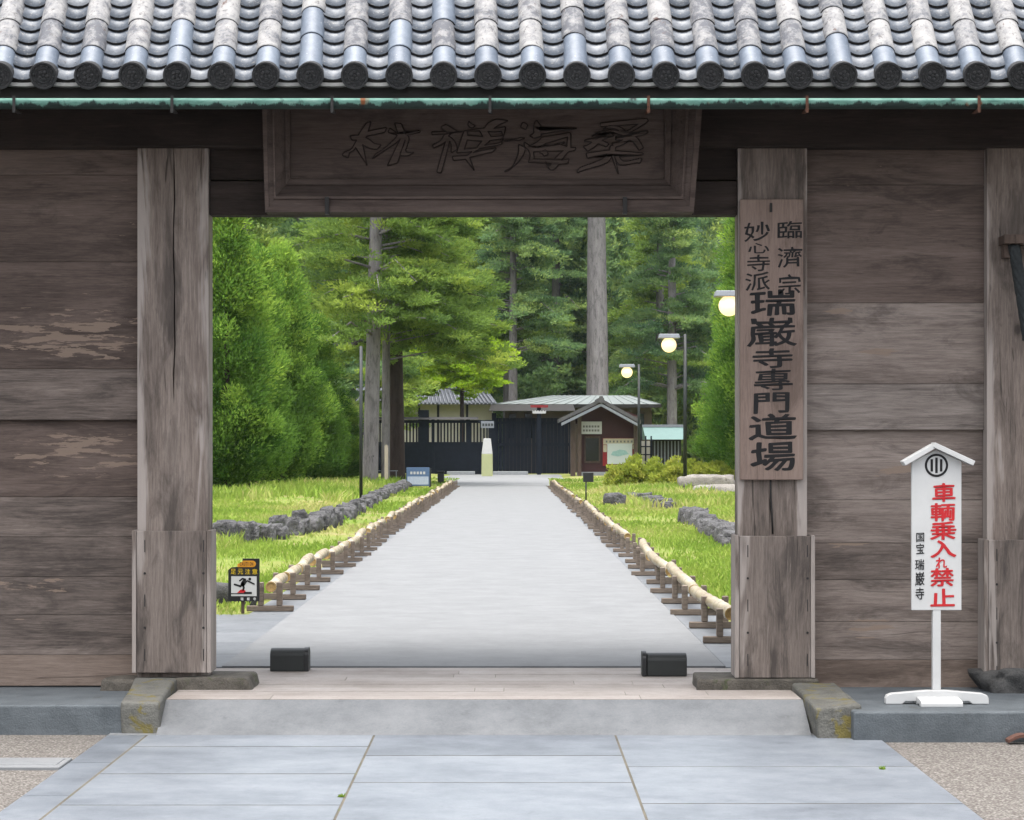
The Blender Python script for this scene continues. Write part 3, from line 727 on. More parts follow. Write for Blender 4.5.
for k, (ch, a, b, c, d_) in enumerate((('林', 348, 418, 122, 166), ('禅', 432, 500, 122, 168), ('海', 508, 576, 122, 170), ('桑', 584, 646, 120, 170))):
    carve(ch, PX(a, yi), PX(b, yi), PZ(d_, yi), PZ(c, yi), k + 1, mo, mf)
mf.build('carved_strokes', 'plaque_wood', nb); mo.build('carved_outline', 'carve_dark', nb)

# the vertical calligraphy board on the right-hand post
cb = empty('calligraphy_board', (PX(772, 15.95), 15.96, 1.37), 'tall weathered board with black brush calligraphy hung on the doorway post', 'name board')
mb = MB(); mb.box(PX(740, 15.95), PX(803.5, 15.95), 15.955, 15.995, PZ(480, 15.95), PZ(199, 15.95), tint=.5); mb.build('board', 'sign_wood', cb, bevel=.006)
mb = MB()
def cal(ch, a, b, c, d_, k): 
    fx = lambda v: 730 + v * .378; fy = lambda v: 190 + v * .378
    e_ = (d_ - c) * .045; c, d_ = c + e_, d_ - e_
    put_glyph(mb, ch, PX(fx(a), 15.952), PX(fx(b), 15.952), PZ(fy(d_), 15.952), PZ(fy(c), 15.952), 15.9525, .003, .010 if k < 7 else (.012 if ch in '巌專' else .020), 1.0, k)
for k, q in enumerate((('臨', 126, 190, 80, 130), ('濟', 126, 190, 148, 206), ('宗', 128, 186, 222, 278), ('妙', 38, 106, 82, 136), ('心', 48, 104, 138, 168), ('寺', 46, 106, 170, 216), ('派', 40, 106, 216, 268),
     ('瑞', 56, 172, 262, 334), ('巌', 48, 174, 334, 416), ('寺', 60, 164, 416, 472), ('專', 64, 164, 470, 532), ('門', 64, 156, 534, 592), ('道', 50, 174, 590, 662), ('場', 55, 172, 664, 746))): cal(*q, k)
mb.build('brush_lettering', 'ink', cb)
mb = MB(); x = PX(771, 15.95); mb.box(x - .008, x + .008, 15.945, 15.9545, PZ(212, 15.95), PZ(203, 15.95)); mb.tube([(x + .002, 15.99, PZ(478, 15.95)), (x, 15.978, PZ(484, 15.95)), (x + .004, 15.992, PZ(500, 15.95)), (x + .01, 15.99, PZ(515, 15.95)), (x + .016, 15.992, PZ(534, 15.95))], .007, 6)
mb.build('hook_and_crack_line', 'iron', cb)  # hook plate, plus a dark strand put in for the shaded crack below

# bracket on the far post with a dark rope bundle
br = empty('rope_bracket', (PX(1012, 15.9), 16.0, PZ(240, 15.9)), 'small brown wooden bracket on the outer post holding a dark rope', 'bracket')
mb = MB(); mb.box(PX(1003, 15.85), PX(1040, 15.85), 15.80, 15.999, PZ(244, 15.85), PZ(235, 15.85)); mb.box(PX(1004, 15.9), PX(1013, 15.9), 15.88, 15.999, PZ(258, 15.9), PZ(244.2, 15.9)); mb.build('bracket', 'kiosk_wood', br, bevel=.004)
rp = empty('rope_bundle', (PX(1022, 15.85), 15.87, PZ(270, 15.87)), 'dark twisted rope bundle hanging from the wooden bracket', 'rope')
mb = MB()
for k in range(5):
    ph = k * 1.25
    pts = [(PX(1014 + 9 * t * 1.6, 15.87) + .018 * math.cos(ph + t * 9), 15.87 + .02 * math.sin(ph + t * 9), PZ(245 + t * 95, 15.87)) for t in [i / 16 for i in range(17)]]
    mb.tube(pts, .024, 8)
mb.build('strands', 'rope_dark', rp)

# white notice stand
Ys = 15.05
fx = lambda v: PX(870 + v * .3533, Ys); fz = lambda v: PZ(430 + v * .3533, Ys)
ns = empty('notice_stand', (fx(189), Ys + .03, 0), 'white roofed wooden notice board on a stand with red lettering', 'notice board')
mb = MB(); xl, xr, xm = fx(118), fx(259), fx(187)
mb.prism([(xl, fz(510)), (xr, fz(510)), (xr, fz(88)), (xm, fz(56)), (xl, fz(88))], Ys, Ys + .03, tint=.5); mb.build('board', 'white_paint', ns, bevel=.003)
mb = MB()
def strip(xa, za, xb, zb, th, y0, y1):
    dx, dz = xb - xa, zb - za; L = math.hypot(dx, dz); nx, nz = -dz / L * th, dx / L * th
    if nz < 0: nx, nz = -nx, -nz
    mb.hexa([(xa, y0, za), (xb, y0, zb), (xb, y1, zb), (xa, y1, za), (xa + nx, y0, za + nz), (xb + nx, y0, zb + nz), (xb + nx, y1, zb + nz), (xa + nx, y1, za + nz)])
strip(fx(97), fz(101), fx(182), fz(52), .032, Ys - .045, Ys + .075); strip(fx(174), fz(48), fx(288), fz(101), .032, Ys - .05, Ys + .08)
mb.build('roof', 'white_paint', ns, bevel=.003)
mb = MB(); mb.box(fx(178), fx(201), Ys + .002, Ys + .05, .06, fz(509)); mb.build('post', 'white_paint', ns, bevel=.004)
mb = MB()
def foot(L, ya, yb, along):
    h = .085; pr = [(-L / 2, 0), (-L / 2 + .03, 0)]
    prof = [(-.5, 0), (-.34, 0), (-.31, .018), (-.17, .018), (-.14, 0), (.14, 0), (.17, .018), (.31, .018), (.34, 0), (.5, 0), (.5, .035), (.485, .055), (.44, .066), (.36, .07), (.10, .085), (-.10, .085), (-.36, .07), (-.44, .066), (-.485, .055), (-.5, .035)]
    if along == 'x': mb.prism([(fx(190) + a * L, b + .001) for a, b in prof], ya, yb, tint=.5)
    else:
        b0 = len(mb.v); mb.prism([(a * L, b + .001) for a, b in prof], ya, yb, tint=.5)
        mb.v[b0:] = [(fx(190) + y, Ys + .025 + x * -1, z) for x, y, z in mb.v[b0:]]
foot(.645, Ys - .01, Ys + .06, 'x'); mb.build('foot', 'white_paint', ns, bevel=.004)
mb = MB(); foot(.40, -.13, .13, 'y'); mb.v = [(x, y, z * .55) for x, y, z in mb.v]; mb.build('cross_foot', 'white_paint', ns, bevel=.003)
mb = MB()
cx, cz = fx(188), fz(100); ro, ri = 33 * .3533 * Ys / F, 26.5 * .3533 * Ys / F
n = 40
vs_ = [(cx + r * math.cos(2 * math.pi * k / n), y, cz + r * math.sin(2 * math.pi * k / n)) for y in (Ys - .003, Ys - .0005) for r in (ro, ri) for k in range(n)]
mb.add(vs_, [(k, (k + 1) % n, n + (k + 1) % n, n + k) for k in range(n)] + [((k + 1) % n, k, 2 * n + k, 2 * n + (k + 1) % n) for k in range(n)], 0, .5)
for q in (-1, 0, 1):
    hh = math.sqrt(max(0, (ri * .83) ** 2 - (q * ri * .5) ** 2)); mb.box(cx + q * ri * .50 - ri * .13, cx + q * ri * .50 + ri * .13, Ys - .003, Ys - .0005, cz - hh, cz + hh)
mb.build('emblem', 'ink', ns)
mb = MB()
for k, (ch, a, b, c, d_) in enumerate((('車', 178, 240, 152, 203), ('輌', 173, 239, 207, 257), ('乗', 172, 242, 260, 310), ('入', 172, 242, 312, 360), ('れ', 187, 217, 361, 391), ('禁', 172, 236, 392, 442), ('止', 172, 239, 450, 498))):
    put_glyph(mb, ch, fx(a), fx(b), fz(d_), fz(c), Ys - .003, .0022, .026, .7, k + 30)
mb.build('red_lettering', 'red_paint', ns)
mb = MB()
for k, (ch, a, b, c, d_) in enumerate((('国', 131, 153, 291, 316), ('宝', 131, 153, 321, 350), ('瑞', 128, 153, 366, 396), ('巌', 128, 154, 402, 440), ('寺', 129, 153, 446, 480))):
    put_glyph(mb, ch, fx(a), fx(b), fz(d_), fz(c), Ys - .003, .0022, .012, .6, k + 50)
mb.build('black_lettering', 'ink', ns)

# two black ground lamps on the threshold
def ground_lamp(px0, px1, py0, py1, Y, label, flange):
    x0, x1 = PX(px0, Y), PX(px1, Y); r = (PZ(py0, Y) - PZ(py1, Y)) / 2
    e = empty('ground_lamp', ((x0 + x1) / 2, Y + r, 0), label, 'ground lamp'); mb = MB()
    z0 = .004; n = 14
    prof = [(-r, z0), (r, z0)] + [(r * math.cos(a) , z0 + r + r * .62 * math.sin(a) + r * .35) for a in [math.pi * k / n for k in range(n + 1)]]
    def bar(xa, xb, k, m):
        vs_ = [(x, Y + r + p[0] * k, z0 + (p[1] - z0) * k) for x in (xa, xb) for p in prof]; q = len(prof)
        m.add(vs_, [tuple(range(q - 1, -1, -1)), tuple(range(q, 2 * q))] + [(i, (i + 1) % q, q + (i + 1) % q, q + i) for i in range(q)])
    bar(x0 + (.03 if flange else 0), x1, 1.0, mb); mb.build('housing', 'black_rubber', e, bevel=.006)
    mb = MB(); bar(x0 - .006, x0 + .026, 1.09, mb) if flange else bar(x1 - .03, x1 + .004, 1.04, mb)
    mb.build('end_flange', 'black_plastic', e, bevel=.004)
ground_lamp(270, 308, 648, 671, 17.22, 'squat black ground lamp on the threshold nearer the caution sign', False)
ground_lamp(643, 687, 653, 676, 16.85, 'flanged black ground lamp on the threshold nearer the calligraphy post', True)

# ------------------------------------------------------------------ beside the path: caution sign, bamboo rails, kerb rocks
Yc = 23.3
cs = empty('caution_sign', (PX(243, Yc), Yc, 0), 'black and yellow watch your step sign with running figure on a short stake', 'warning sign')
gx = lambda v: PX(215 + v * .08535, Yc); gz = lambda v: PZ(550 + v * .08535, Yc)
mb = MB(); mb.prism([(gx(155), gz(600)), (gx(522), gz(600)), (gx(522), gz(100)), (gx(322), gz(100)), (gx(322), gz(190)), (gx(190), gz(205)), (gx(155), gz(235))], Yc, Yc + .012, tint=.5)
mb.build('panel', 'black_plastic', cs)
mb = MB(); mb.box(gx(190), gx(488), Yc - .002, Yc - .0003, gz(540), gz(308)); mb.build('white_field', 'white_paint', cs)
mb = MB()
q = [(262, 200), (445, 200), (470, 190), (482, 165), (472, 138), (448, 124), (330, 124), (300, 150), (262, 165)]
mb.prism([(gx(a), gz(b)) for a, b in q], Yc - .002, Yc - .0003, tint=.5); mb.build('orange_label', 'sign_orange', cs)
mb = MB()
for k, ch in enumerate('CAUTION'): put_glyph(mb, ch, gx(292 + k * 23), gx(292 + k * 23 + (17 if ch != 'I' else 6)), gz(182), gz(142), Yc - .0035, .001, .02)
mb.build('orange_lettering', 'maroon_paint', cs)
mb = MB()
for k, ch in enumerate('足元注意'): put_glyph(mb, ch, gx(184 + k * 84), gx(184 + k * 84 + 60), gz(284), gz(222), Yc - .002, .0015, .014)
mb.build('yellow_lettering', 'sign_yellow', cs)
mb = MB()
for k, ch in enumerate('瑞巌寺'): put_glyph(mb, ch, gx(300 + k * 74), gx(300 + k * 74 + 32), gz(590), gz(556), Yc - .002, .0015, .03)
mb.build('white_lettering', 'white_paint', cs)
mb = MB(); Yf = Yc - .0042
def limb(pts, w):
    for (a, b), (c, d_) in zip(pts[:-1], pts[1:]):
        L = math.hypot(c - a, d_ - b); ux, uz = -(d_ - b) / L * w, (c - a) / L * w
        P = [(gx(a + ux), gz(b + uz)), (gx(c + ux), gz(d_ + uz)), (gx(c - ux), gz(d_ - uz)), (gx(a - ux), gz(b - uz))]
        mb.prism(P, Yf, Yf + .0016, tint=.5); mb.tube([(gx(c), Yf, gz(d_)), (gx(c), Yf + .0016, gz(d_))], w * .08535 * Yc / F, 8)
limb([(360, 350), (325, 400)], 26); limb([(375, 358), (458, 398)], 9); limb([(365, 345), (322, 335), (290, 360)], 9); limb([(325, 395), (300, 425), (230, 403)], 11); limb([(325, 395), (338, 440), (330, 470)], 11)
mb.tube([(gx(408), Yf, gz(340)), (gx(408), Yf + .0016, gz(340))], 17 * .08535 * Yc / F, 14)
mb.box(gx(185), gx(432), Yf, Yf + .0016, gz(516), gz(506)); mb.box(gx(340), gx(432), Yf, Yf + .0016, gz(505.8), gz(490)); mb.build('running_figure', 'ink', cs)
mb = MB(); mb.prism([(gx(258), gz(503)), (gx(352), gz(503)), (gx(360), gz(478)), (gx(330), gz(455)), (gx(296), gz(468))], Yf, Yf + .0014, tint=.5); mb.build('red_step', 'red_paint', cs)
mb = MB(); mb.box(gx(305), gx(340), Yc + .013, Yc + .04, 0, gz(330)); mb.build('stake', 'kiosk_wood', cs)
mb = MB(); rock(mb, (PX(228, 24.6), 24.6, .07), (.30, .2, .16), 3, .22); mb.build('rock', 'dark_rock', None, (PX(228, 24.6), 24.6, 0), label='dark brown low rock beside the watch your step sign', cat='rock')

def make_trestle(name, label, group, loc):
    e = empty(name, loc, label, 'trestle', group); x, y, z = loc
    mb = MB(); mb.box(x - .23, x + .23, y - .035, y + .035, z, z + .055); mb.build('base_bar', 'trestle_wood', e, bevel=.006, seg=1)
    for s_ in (-1, 1):
        mb = MB(); mb.box(x + s_ * .092 - .028, x + s_ * .092 + .028, y - .034, y + .034, z + .056, z + .285); mb.build('upright', 'trestle_wood', e, bevel=.006, seg=1)
    mb = MB(); mb.box(x - .063, x + .063, y - .025, y + .025, z + .13, z + .175); mb.build('cross_bar', 'trestle_wood', e)
    return e
def make_bamboo(loc, L, label, group):
    x, y, z = loc; mb = MB(); n = 24; pts = []; rad = []
    nodes = [L * q for q in (.06, .19, .32, .46, .60, .75, .90)]
    st = sorted([0, L] + [q + d_ for q in nodes for d_ in (-.03, -.008, .008, .03)] + [L * k / 8 for k in range(1, 8)])
    for s_ in st:
        k = min(abs(s_ - q) for q in nodes); pts.append((x + .01 * math.sin(s_ * 2), y + s_, z)); rad.append(.054 + (.0045 if k < .012 else 0))
    mb.tube(pts, rad, 14, 0, False)
    # cut ends: rim ring and hollow
    for yy, sg in ((y, -1), (y + L, 1)):
        ring = [(x + .01 * math.sin((yy - y) * 2) + r * math.cos(2 * math.pi * k / 14), yy - (sg * dd), z + r * math.sin(2 * math.pi * k / 14)) for r, dd in ((.054, 0), (.042, 0), (.041, .014), (.001, .016)) for k in range(14)]
        f = [(r * 14 + k, r * 14 + (k + 1) % 14, (r + 1) * 14 + (k + 1) % 14, (r + 1) * 14 + k) for r in range(3) for k in range(14)]
        mb.add(ring, f if sg > 0 else [tuple(reversed(q)) for q in f], 1)
    return mb.build('bamboo_pole', ['bamboo', 'bamboo_cut'], None, loc, label=label, cat='bamboo pole', group=group)
protoT = protoB = None
for side, xs, y0, n, nm in ((-1, -2.33, 23.55, 45, 'lawn edge with the caution sign'), (1, 1.82, 19.6, 47, 'lawn edge opposite the caution sign')):
    first = True; gap = set(random.sample(range(6, n), 8))
    ys = [y0 + 1.76 * i + random.uniform(-.12, .12) for i in range(n)]
    xo = [xs + random.uniform(-.05, .05) for i in range(n)]
    for i in range(n):
        lab = f'weathered wooden trestle in the row along the {nm}'; grp = f'trestles along the {nm}'
        if i == 0 : lab = f'first and nearest wooden trestle along the {nm}'
        if protoT is None: protoT = o = make_trestle('bamboo_trestle', lab, grp, (xo[i], ys[i], .006))
        else: o = copy_tree(protoT, (xo[i], ys[i], .006), lab, R(random.uniform(-4, 4)), group=grp)
        st = 2 if side > 0 else 1
        if i < n - 2 and i % st == 0 and i not in gap:
            lab = f'pale bamboo pole resting on the trestles along the {nm}'; grp = f'bamboo poles along the {nm}'
            if i == 0: lab = f'first and nearest bamboo pole along the {nm}'
            L = 3.3
            if protoB is None: protoB = b = make_bamboo((0, 0, 0), L, lab, grp)
            else: b = copy_tree(protoB, (0, 0, 0), lab, group=grp)
            a = Vector((xo[i], ys[i] + .03, .006 + .237)); c = Vector((xo[i + st], ys[i + st] - .03 - random.uniform(0, .22), .006 + .240))
            if random.random() < .5: c.z += random.uniform(.03, .07)
            a.x += random.uniform(-.012, .012); c.x += random.uniform(-.012, .012)
            dv = c - a; b.location = a; b.rotation_euler = dv.to_track_quat('Y', 'Z').to_euler(); b.scale = (1, dv.length / L, 1)

def kerb_row(pts, size, label, seed, mat='kerb_rock'):
    mb = MB(); c0 = pts[0]
    for k in range(len(pts) - 1):
        a, b = Vector(pts[k]), Vector(pts[k + 1]); L = (b - a).length; m = max(1, int(L / (size[1] * 1.25)))
        for i in range(m):
            q = a.lerp(b, (i + .5) / m); s_ = random.uniform(.85, 1.15)
            rock(mb, (q.x + random.uniform(-.09, .09), q.y, size[2] * random.uniform(.05, .28) + lawn_h(q.x, q.y)), (size[0] * s_, size[1] * random.uniform(.5, 1.0), size[2] * random.uniform(.6, 1.1)), seed + k * 7 + i, .30, 3, 0, .36)
    return mb.build('rock_kerb', mat, None, (c0[0], c0[1], 0), label=label, cat='rock edging')
kerb_row([(-4.6, 38.5, 0), (-4.05, 43, 0)], (.20, .42, .30), 'dark rock edging at the grassy bank nearest the gate post', 1)
kerb_row([(-3.95, 44, 0), (-3.68, 51, 0)], (.21, .45, .30), 'mossy dark rock edging, middle length beside the bamboo rail', 31)
kerb_row([(-3.8, 53.5, 0), (-3.9, 70, 0)], (.21, .5, .25), 'long dark rock edging running toward the blue information board', 51)
kerb_row([(-4.1, 74, 0), (-4.2, 104, 0)], (.22, .6, .25), 'distant dark rock edging beneath the paired tree trunks', 81)
kerb_row([(3.65, 38, 0), (3.9, 52, 0)], (.19, .45, .27), 'dark rock edging on sloping grass near the calligraphy post', 111)
kerb_row([(3.95, 60, 0), (3.8, 74, 0)], (.20, .5, .25), 'short dark rock edging in lawn toward the kiosk', 131)
mb = MB(); rock(mb, (2.95, 67, .15), (.3, .3, .22), 8); mb.build('rock', 'kerb_rock', None, (2.95, 67, 0), label='small grey rock alone in lawn before the kiosk', cat='rock')
mb = MB(); rock(mb, (7.1, 86, .3), (1.05, .5, .42), 21, .16, 3, 0, .4); mb.build('rock', 'pale_rock', None, (7.1, 86, 0), label='wide pale boulder behind the lamp posts on the lawn', cat='rock')
mb = MB(); rock(mb, (6.9, 78, .16), (.95, .4, .30), 22, .14, 3, 0, .4); mb.build('rock', 'pale_rock', None, (6.9, 78, 0), label='low flat pale rock in front of the wide boulder', cat='rock')

# ------------------------------------------------------------------ far court: lamps, boards, black gate, kiosk, buildings
def make_lamp(loc, label):
    x, y, z = loc; e = empty('street_lamp', loc, label, 'lamp post', 'lamp posts along the lawn'); gx_ = x - .60
    mb = MB(); mb.tube([(x, y, 0), (x, y, .25)], [.11, .10], 12); mb.tube([(x, y, .25), (x, y, 5.86)], [.075, .062], 12); mb.build('pole', 'lamp_pole', e)
    mb = MB(); mb.box(x - .36, x - .05, y - .03, y + .03, 5.74, 5.80); mb.build('arm', 'lamp_pole', e)
    mb = MB(); mb.hexa([(gx_ - .40, y - .3, 5.70), (gx_ + .40, y - .3, 5.70), (gx_ + .40, y + .3, 5.70), (gx_ - .40, y + .3, 5.70), (gx_ - .36, y - .26, 5.86), (gx_ + .36, y - .26, 5.86), (gx_ + .36, y + .26, 5.86), (gx_ - .36, y + .26, 5.86)]); mb.build('hood', 'lamp_hood', e, bevel=.02)
    mb = MB(); rr = .28
    prof = [(rr * math.sin(math.pi * k / 14), 5.46 - rr * math.cos(math.pi * k / 14)) for k in range(15)]
    vs_ = [(gx_ + max(r, .002) * math.cos(2 * math.pi * q / 20), y + max(r, .002) * math.sin(2 * math.pi * q / 20), z_) for r, z_ in prof for q in range(20)]
    mb.add(vs_, [(k * 20 + q, k * 20 + (q + 1) % 20, (k + 1) * 20 + (q + 1) % 20, (k + 1) * 20 + q) for k in range(14) for q in range(20)], 0, .5, True); mb.build('globe', 'lamp_globe', e)
    return e
l0 = make_lamp((6.53, 64.7, 0), 'lit globe lamp half hidden behind the calligraphy post')
copy_tree(l0, (6.53, 89, 0), 'lit globe lamp on a dark post beside the wide boulder')
copy_tree(l0, (6.53, 120.7, 0), 'lit globe lamp standing just in front of the kiosk')

Yi = 96.0
ib = empty('information_board', (PX(418, Yi), Yi, 0), 'blue information board on dark legs at the lawn edge', 'information board')
mb = MB(); mb.box(PX(406.5, Yi), PX(429.5, Yi), Yi, Yi + .06, PZ(486, Yi), PZ(467.5, Yi)); mb.build('panel', 'info_blue', ib, bevel=.01)
mb = MB(); mb.box(PX(407.5, Yi), PX(428.5, Yi), Yi - .006, Yi - .001, PZ(484.5, Yi), PZ(476.5, Yi)); mb.build('picture_field', 'info_pale', ib)
mb = MB()
for k in range(5): mb.box(PX(410.3 + k * 3.2, Yi), PX(412.4 + k * 3.2, Yi), Yi - .006, Yi - .001, PZ(474.2, Yi), PZ(471.6, Yi))
mb.build('heading_marks', 'white_paint', ib)
for px in (406, 429):
    mb = MB(); mb.box(PX(px, Yi), PX(px + 2, Yi), Yi + .062, Yi + .14, 0, PZ(468, Yi)); mb.build('leg', 'lamp_pole', ib)
Yk = 110
bl = empty('black_lantern_box', (PX(440.5, Yk), Yk, 0), 'small black box lantern on ground past the blue information board', 'lantern')
mb = MB(); mb.box(PX(437.5, Yk), PX(444, Yk), Yk, Yk + .3, .06, PZ(473, Yk)); mb.build('body', 'black_plastic', bl, bevel=.03)
mb = MB(); mb.box(PX(436.8, Yk), PX(444.7, Yk), Yk - .04, Yk + .34, PZ(473, Yk), PZ(471, Yk)); mb.build('lid', 'iron', bl, bevel=.02)
mb = MB(); mb.box(PX(438, Yk), PX(443.5, Yk), Yk + .02, Yk + .28, .0, .06); mb.build('base', 'iron', bl)
Yk = 68.0
sp = empty('small_sign_post', (PX(586, Yk), Yk, 0), 'thin black post with a small dark plate on the lawn', 'sign post')
mb = MB(); mb.tube([(PX(586, Yk), Yk, 0), (PX(586, Yk), Yk, PZ(480, Yk))], .022, 8); mb.build('post', 'black_plastic', sp)
mb = MB(); mb.box(PX(583, Yk), PX(593.5, Yk), Yk - .06, Yk - .03, PZ(482, Yk), PZ(472.5, Yk)); mb.build('plate', 'black_plastic', sp, bevel=.01)
Yk = 100.0
mb = MB(); mb.box(PX(384.5, Yk), PX(388, Yk), Yk, Yk + .14, 0, PZ(446, Yk)); mb.prism([(PX(384.5, Yk), PZ(446, Yk)), (PX(388, Yk), PZ(446, Yk)), (PX(386.2, Yk), PZ(444.5, Yk))], Yk, Yk + .14)
mb.build('wooden_stake', 'stake_wood', None, (PX(386, Yk), Yk, 0), label='pale square wooden stake before the dark flared trunk', cat='stake')
Yk = 70
mb = MB(); mb.tube([(PX(361, Yk), Yk, 0), (PX(361, Yk), Yk, PZ(346, Yk))], .05, 8); mb.build('utility_pole', 'lamp_pole', None, (PX(361, Yk), Yk, 0), label='thin dark pole beside the pale paired trunks', cat='pole')
# low wire fence behind the conifers
fe = empty('low_fence', (PX(345, 108), 108, 0), 'low thin metal fence behind the round conifers', 'fence')
mb = MB()
for k in range(12): x = PX(318, 108) + k * .32; mb.tube([(x, 108, 0), (x, 108, .62)], .018, 6)
mb.build('pickets', 'lamp_hood', fe); mb = MB(); mb.box(PX(318, 108), PX(318, 108) + 3.6, 107.98, 108.02, .60, .64); mb.build('rail', 'lamp_hood', fe)

# black timber gate and fence across the court
YG = 150.0
bg = empty('black_fence', (PX(440, YG), YG, 0), 'black timber fence with slatted upper openings at the end of path', 'fence')
g = lambda px: PX(px, YG); gh = lambda py: PZ(py, YG)
mb = MB(); mb.box(g(330), g(494), YG, YG + .12, .02, gh(443)); mb.build('lower_panel', 'black_gate_wood', bg)
mb = MB(); mb.box(g(330), g(494), YG - .03, YG + .15, gh(444), gh(442)); mb.box(g(330), g(494), YG - .05, YG + .17, gh(423), gh(420)); mb.build('rails', 'black_gate_wood', bg)
for px, w, top in ((424, 10, 410), (394, 3, 418), (468.5, 3, 418), (491, 5, 420), (350, 6, 418), (433, 3, 418)):
    mb = MB(); mb.box(g(px - w / 2), g(px + w / 2), YG - .06, YG + .22, 0, gh(top)); mb.build('post', 'black_gate_wood', bg)
mb = MB()
for px in list(np.arange(396, 416, 3.3)) + list(np.arange(437, 492, 3.3)) + list(np.arange(333, 390, 3.3)): mb.box(g(px), g(px + 1.6), YG + .03, YG + .09, gh(442), gh(423))
mb.build('slats', 'black_gate_wood', bg)
mb = MB(); mb.hexa([(g(330), YG - .4, gh(419.5)), (g(478), YG - .4, gh(419.5)), (g(478), YG + .6, gh(419.5)), (g(330), YG + .6, gh(419.5)), (g(330), YG + .05, gh(417)), (g(478), YG + .05, gh(417)), (g(478), YG + .2, gh(417)), (g(330), YG + .2, gh(417))]); mb.build('coping', 'slate_tile', bg)
dg_ = empty('black_gate', (PX(532, YG), YG, 0), 'tall closed black double gate of upright boards beside the kiosk', 'gate')
for a, b in ((495, 531.5), (532, 569)):
    mb = MB(); px = a
    while px < b - 1: mb.box(g(px), g(min(px + 3.4, b)), YG + random.uniform(0, .03), YG + .14, .06, gh(418)); px += 3.65
    mb.box(g(a), g(b), YG - .05, YG + .0, gh(446), gh(443)); mb.box(g(a), g(b), YG - .05, YG, gh(424), gh(421.5)); mb.build('gate_leaf', 'black_gate_wood', dg_)
for px in (494, 571):
    mb = MB(); mb.box(g(px - 2.2), g(px + 2.2), YG - .1, YG + .2, 0, gh(413)); mb.build('gate_post', 'black_gate_wood', dg_)
mb = MB(); mb.hexa([(g(489), YG - .9, gh(411)), (g(575), YG - .9, gh(411)), (g(575), YG + .9, gh(411)), (g(489), YG + .9, gh(411)), (g(491), YG - .1, gh(404.5)), (g(573), YG - .1, gh(404.5)), (g(573), YG + .3, gh(404.5)), (g(491), YG + .3, gh(404.5))]); mb.build('roof', 'dark_trim', dg_)
for a, b, t, c in ((447, 475, 'one under the black slatted fence', 148.6), (493, 528, 'one in front of the black double gate', 148.2)):
    mb = MB(); mb.box(PX(a, c), PX(b, c), c - .4, c, 0, .22); mb.build('concrete_kerb', 'grey_concrete', None, (PX((a + b) / 2, c), c, 0), .03, label=f'long low pale concrete kerb, the {t}', cat='kerb')
YB_ = 140.0
bo = empty('light_bollard', (PX(487, YB_), YB_, 0), 'white and yellow obelisk bollard in front of the black gate', 'bollard')
h = lambda py: PZ(py, YB_); x = lambda px: PX(px, YB_)
mb = MB(); mb.hexa([(x(481.5), YB_ - .32, 0), (x(492.8), YB_ - .32, 0), (x(492.8), YB_ + .32, 0), (x(481.5), YB_ + .32, 0), (x(481.7), YB_ - .31, h(454)), (x(492.6), YB_ - .31, h(454)), (x(492.6), YB_ + .31, h(454)), (x(481.7), YB_ + .31, h(454))])
mb.build('yellow_shaft', 'bollard_yellow', bo, bevel=.02)
mb = MB(); mb.hexa([(x(481.7), YB_ - .31, h(454)), (x(492.6), YB_ - .31, h(454)), (x(492.6), YB_ + .31, h(454)), (x(481.7), YB_ + .31, h(454)), (x(483.6), YB_ - .2, h(438.5)), (x(490.8), YB_ - .2, h(438.5)), (x(490.8), YB_ + .2, h(438.5)), (x(483.6), YB_ + .2, h(438.5))]); mb.build('white_top', 'white_paint', bo, bevel=.02)
mb = MB(); mb.box(x(486), x(488), YB_ - .03, YB_ + .03, h(438.5), h(427)); mb.build('post', 'lamp_pole', bo)
mb = MB(); mb.box(x(481), x(494), YB_ - .06, YB_ - .03, h(428), h(421)); mb.build('plate', 'lamp_hood', bo)
mb = MB()
for k in range(4): mb.box(x(482.4 + k * 2.9), x(484.2 + k * 2.9), YB_ - .07, YB_ - .061, h(426), h(423.5))
mb.build('plate_marks', 'lamp_pole', bo)

# kiosk
YK = 138.0
ki = empty('ticket_kiosk', (PX(608, YK), YK, 0), 'small maroon gabled kiosk with window and white sign beside the gate', 'kiosk')
k = lambda px: PX(px, YK); kz = lambda py: PZ(py, YK)
mb = MB(); mb.box(k(580), k(640), YK + .4, YK + 4.2, 0, kz(424)); mb.prism([(k(574), kz(424)), (k(640), kz(424)), (k(640), kz(416)), (k(600), kz(402)), (k(574), kz(414))], YK + .41, YK + 4.2); mb.build('wall', 'maroon_paint', ki)
mb = MB()
for px, w in ((573, 5), (579.5, 4)): mb.box(k(px - w / 2), k(px + w / 2), YK, YK + .4, 0, kz(414))
mb.box(k(634), k(639), YK + .1, YK + .39, 0, kz(416)); mb.build('porch_posts', 'kiosk_wood', ki)
mb = MB()
def gable(xa, za, xb, zb, th, y0, y1, mi=0):
    mb.hexa([(xa, y0, za), (xb, y0, zb), (xb, y1, zb), (xa, y1, za), (xa, y0, za + th), (xb, y0, zb + th), (xb, y1, zb + th), (xa, y1, za + th)], mi)
gable(k(559), kz(422.5), k(600.5), kz(402.5), .22, YK - .9, YK + 4.4); gable(k(600.5), kz(402.5), k(640), kz(424), .22, YK - .9, YK + 4.4)
rfo = mb.build('roof', 'slate_tile', ki)
mb = MB(); gable(k(561), kz(426), k(600.5), kz(406.5), .17, YK - .93, YK - .84); gable(k(600.5), kz(406.5), k(638), kz(427), .17, YK - .93, YK - .84); mb.build('bargeboard', 'lamp_hood', rfo)
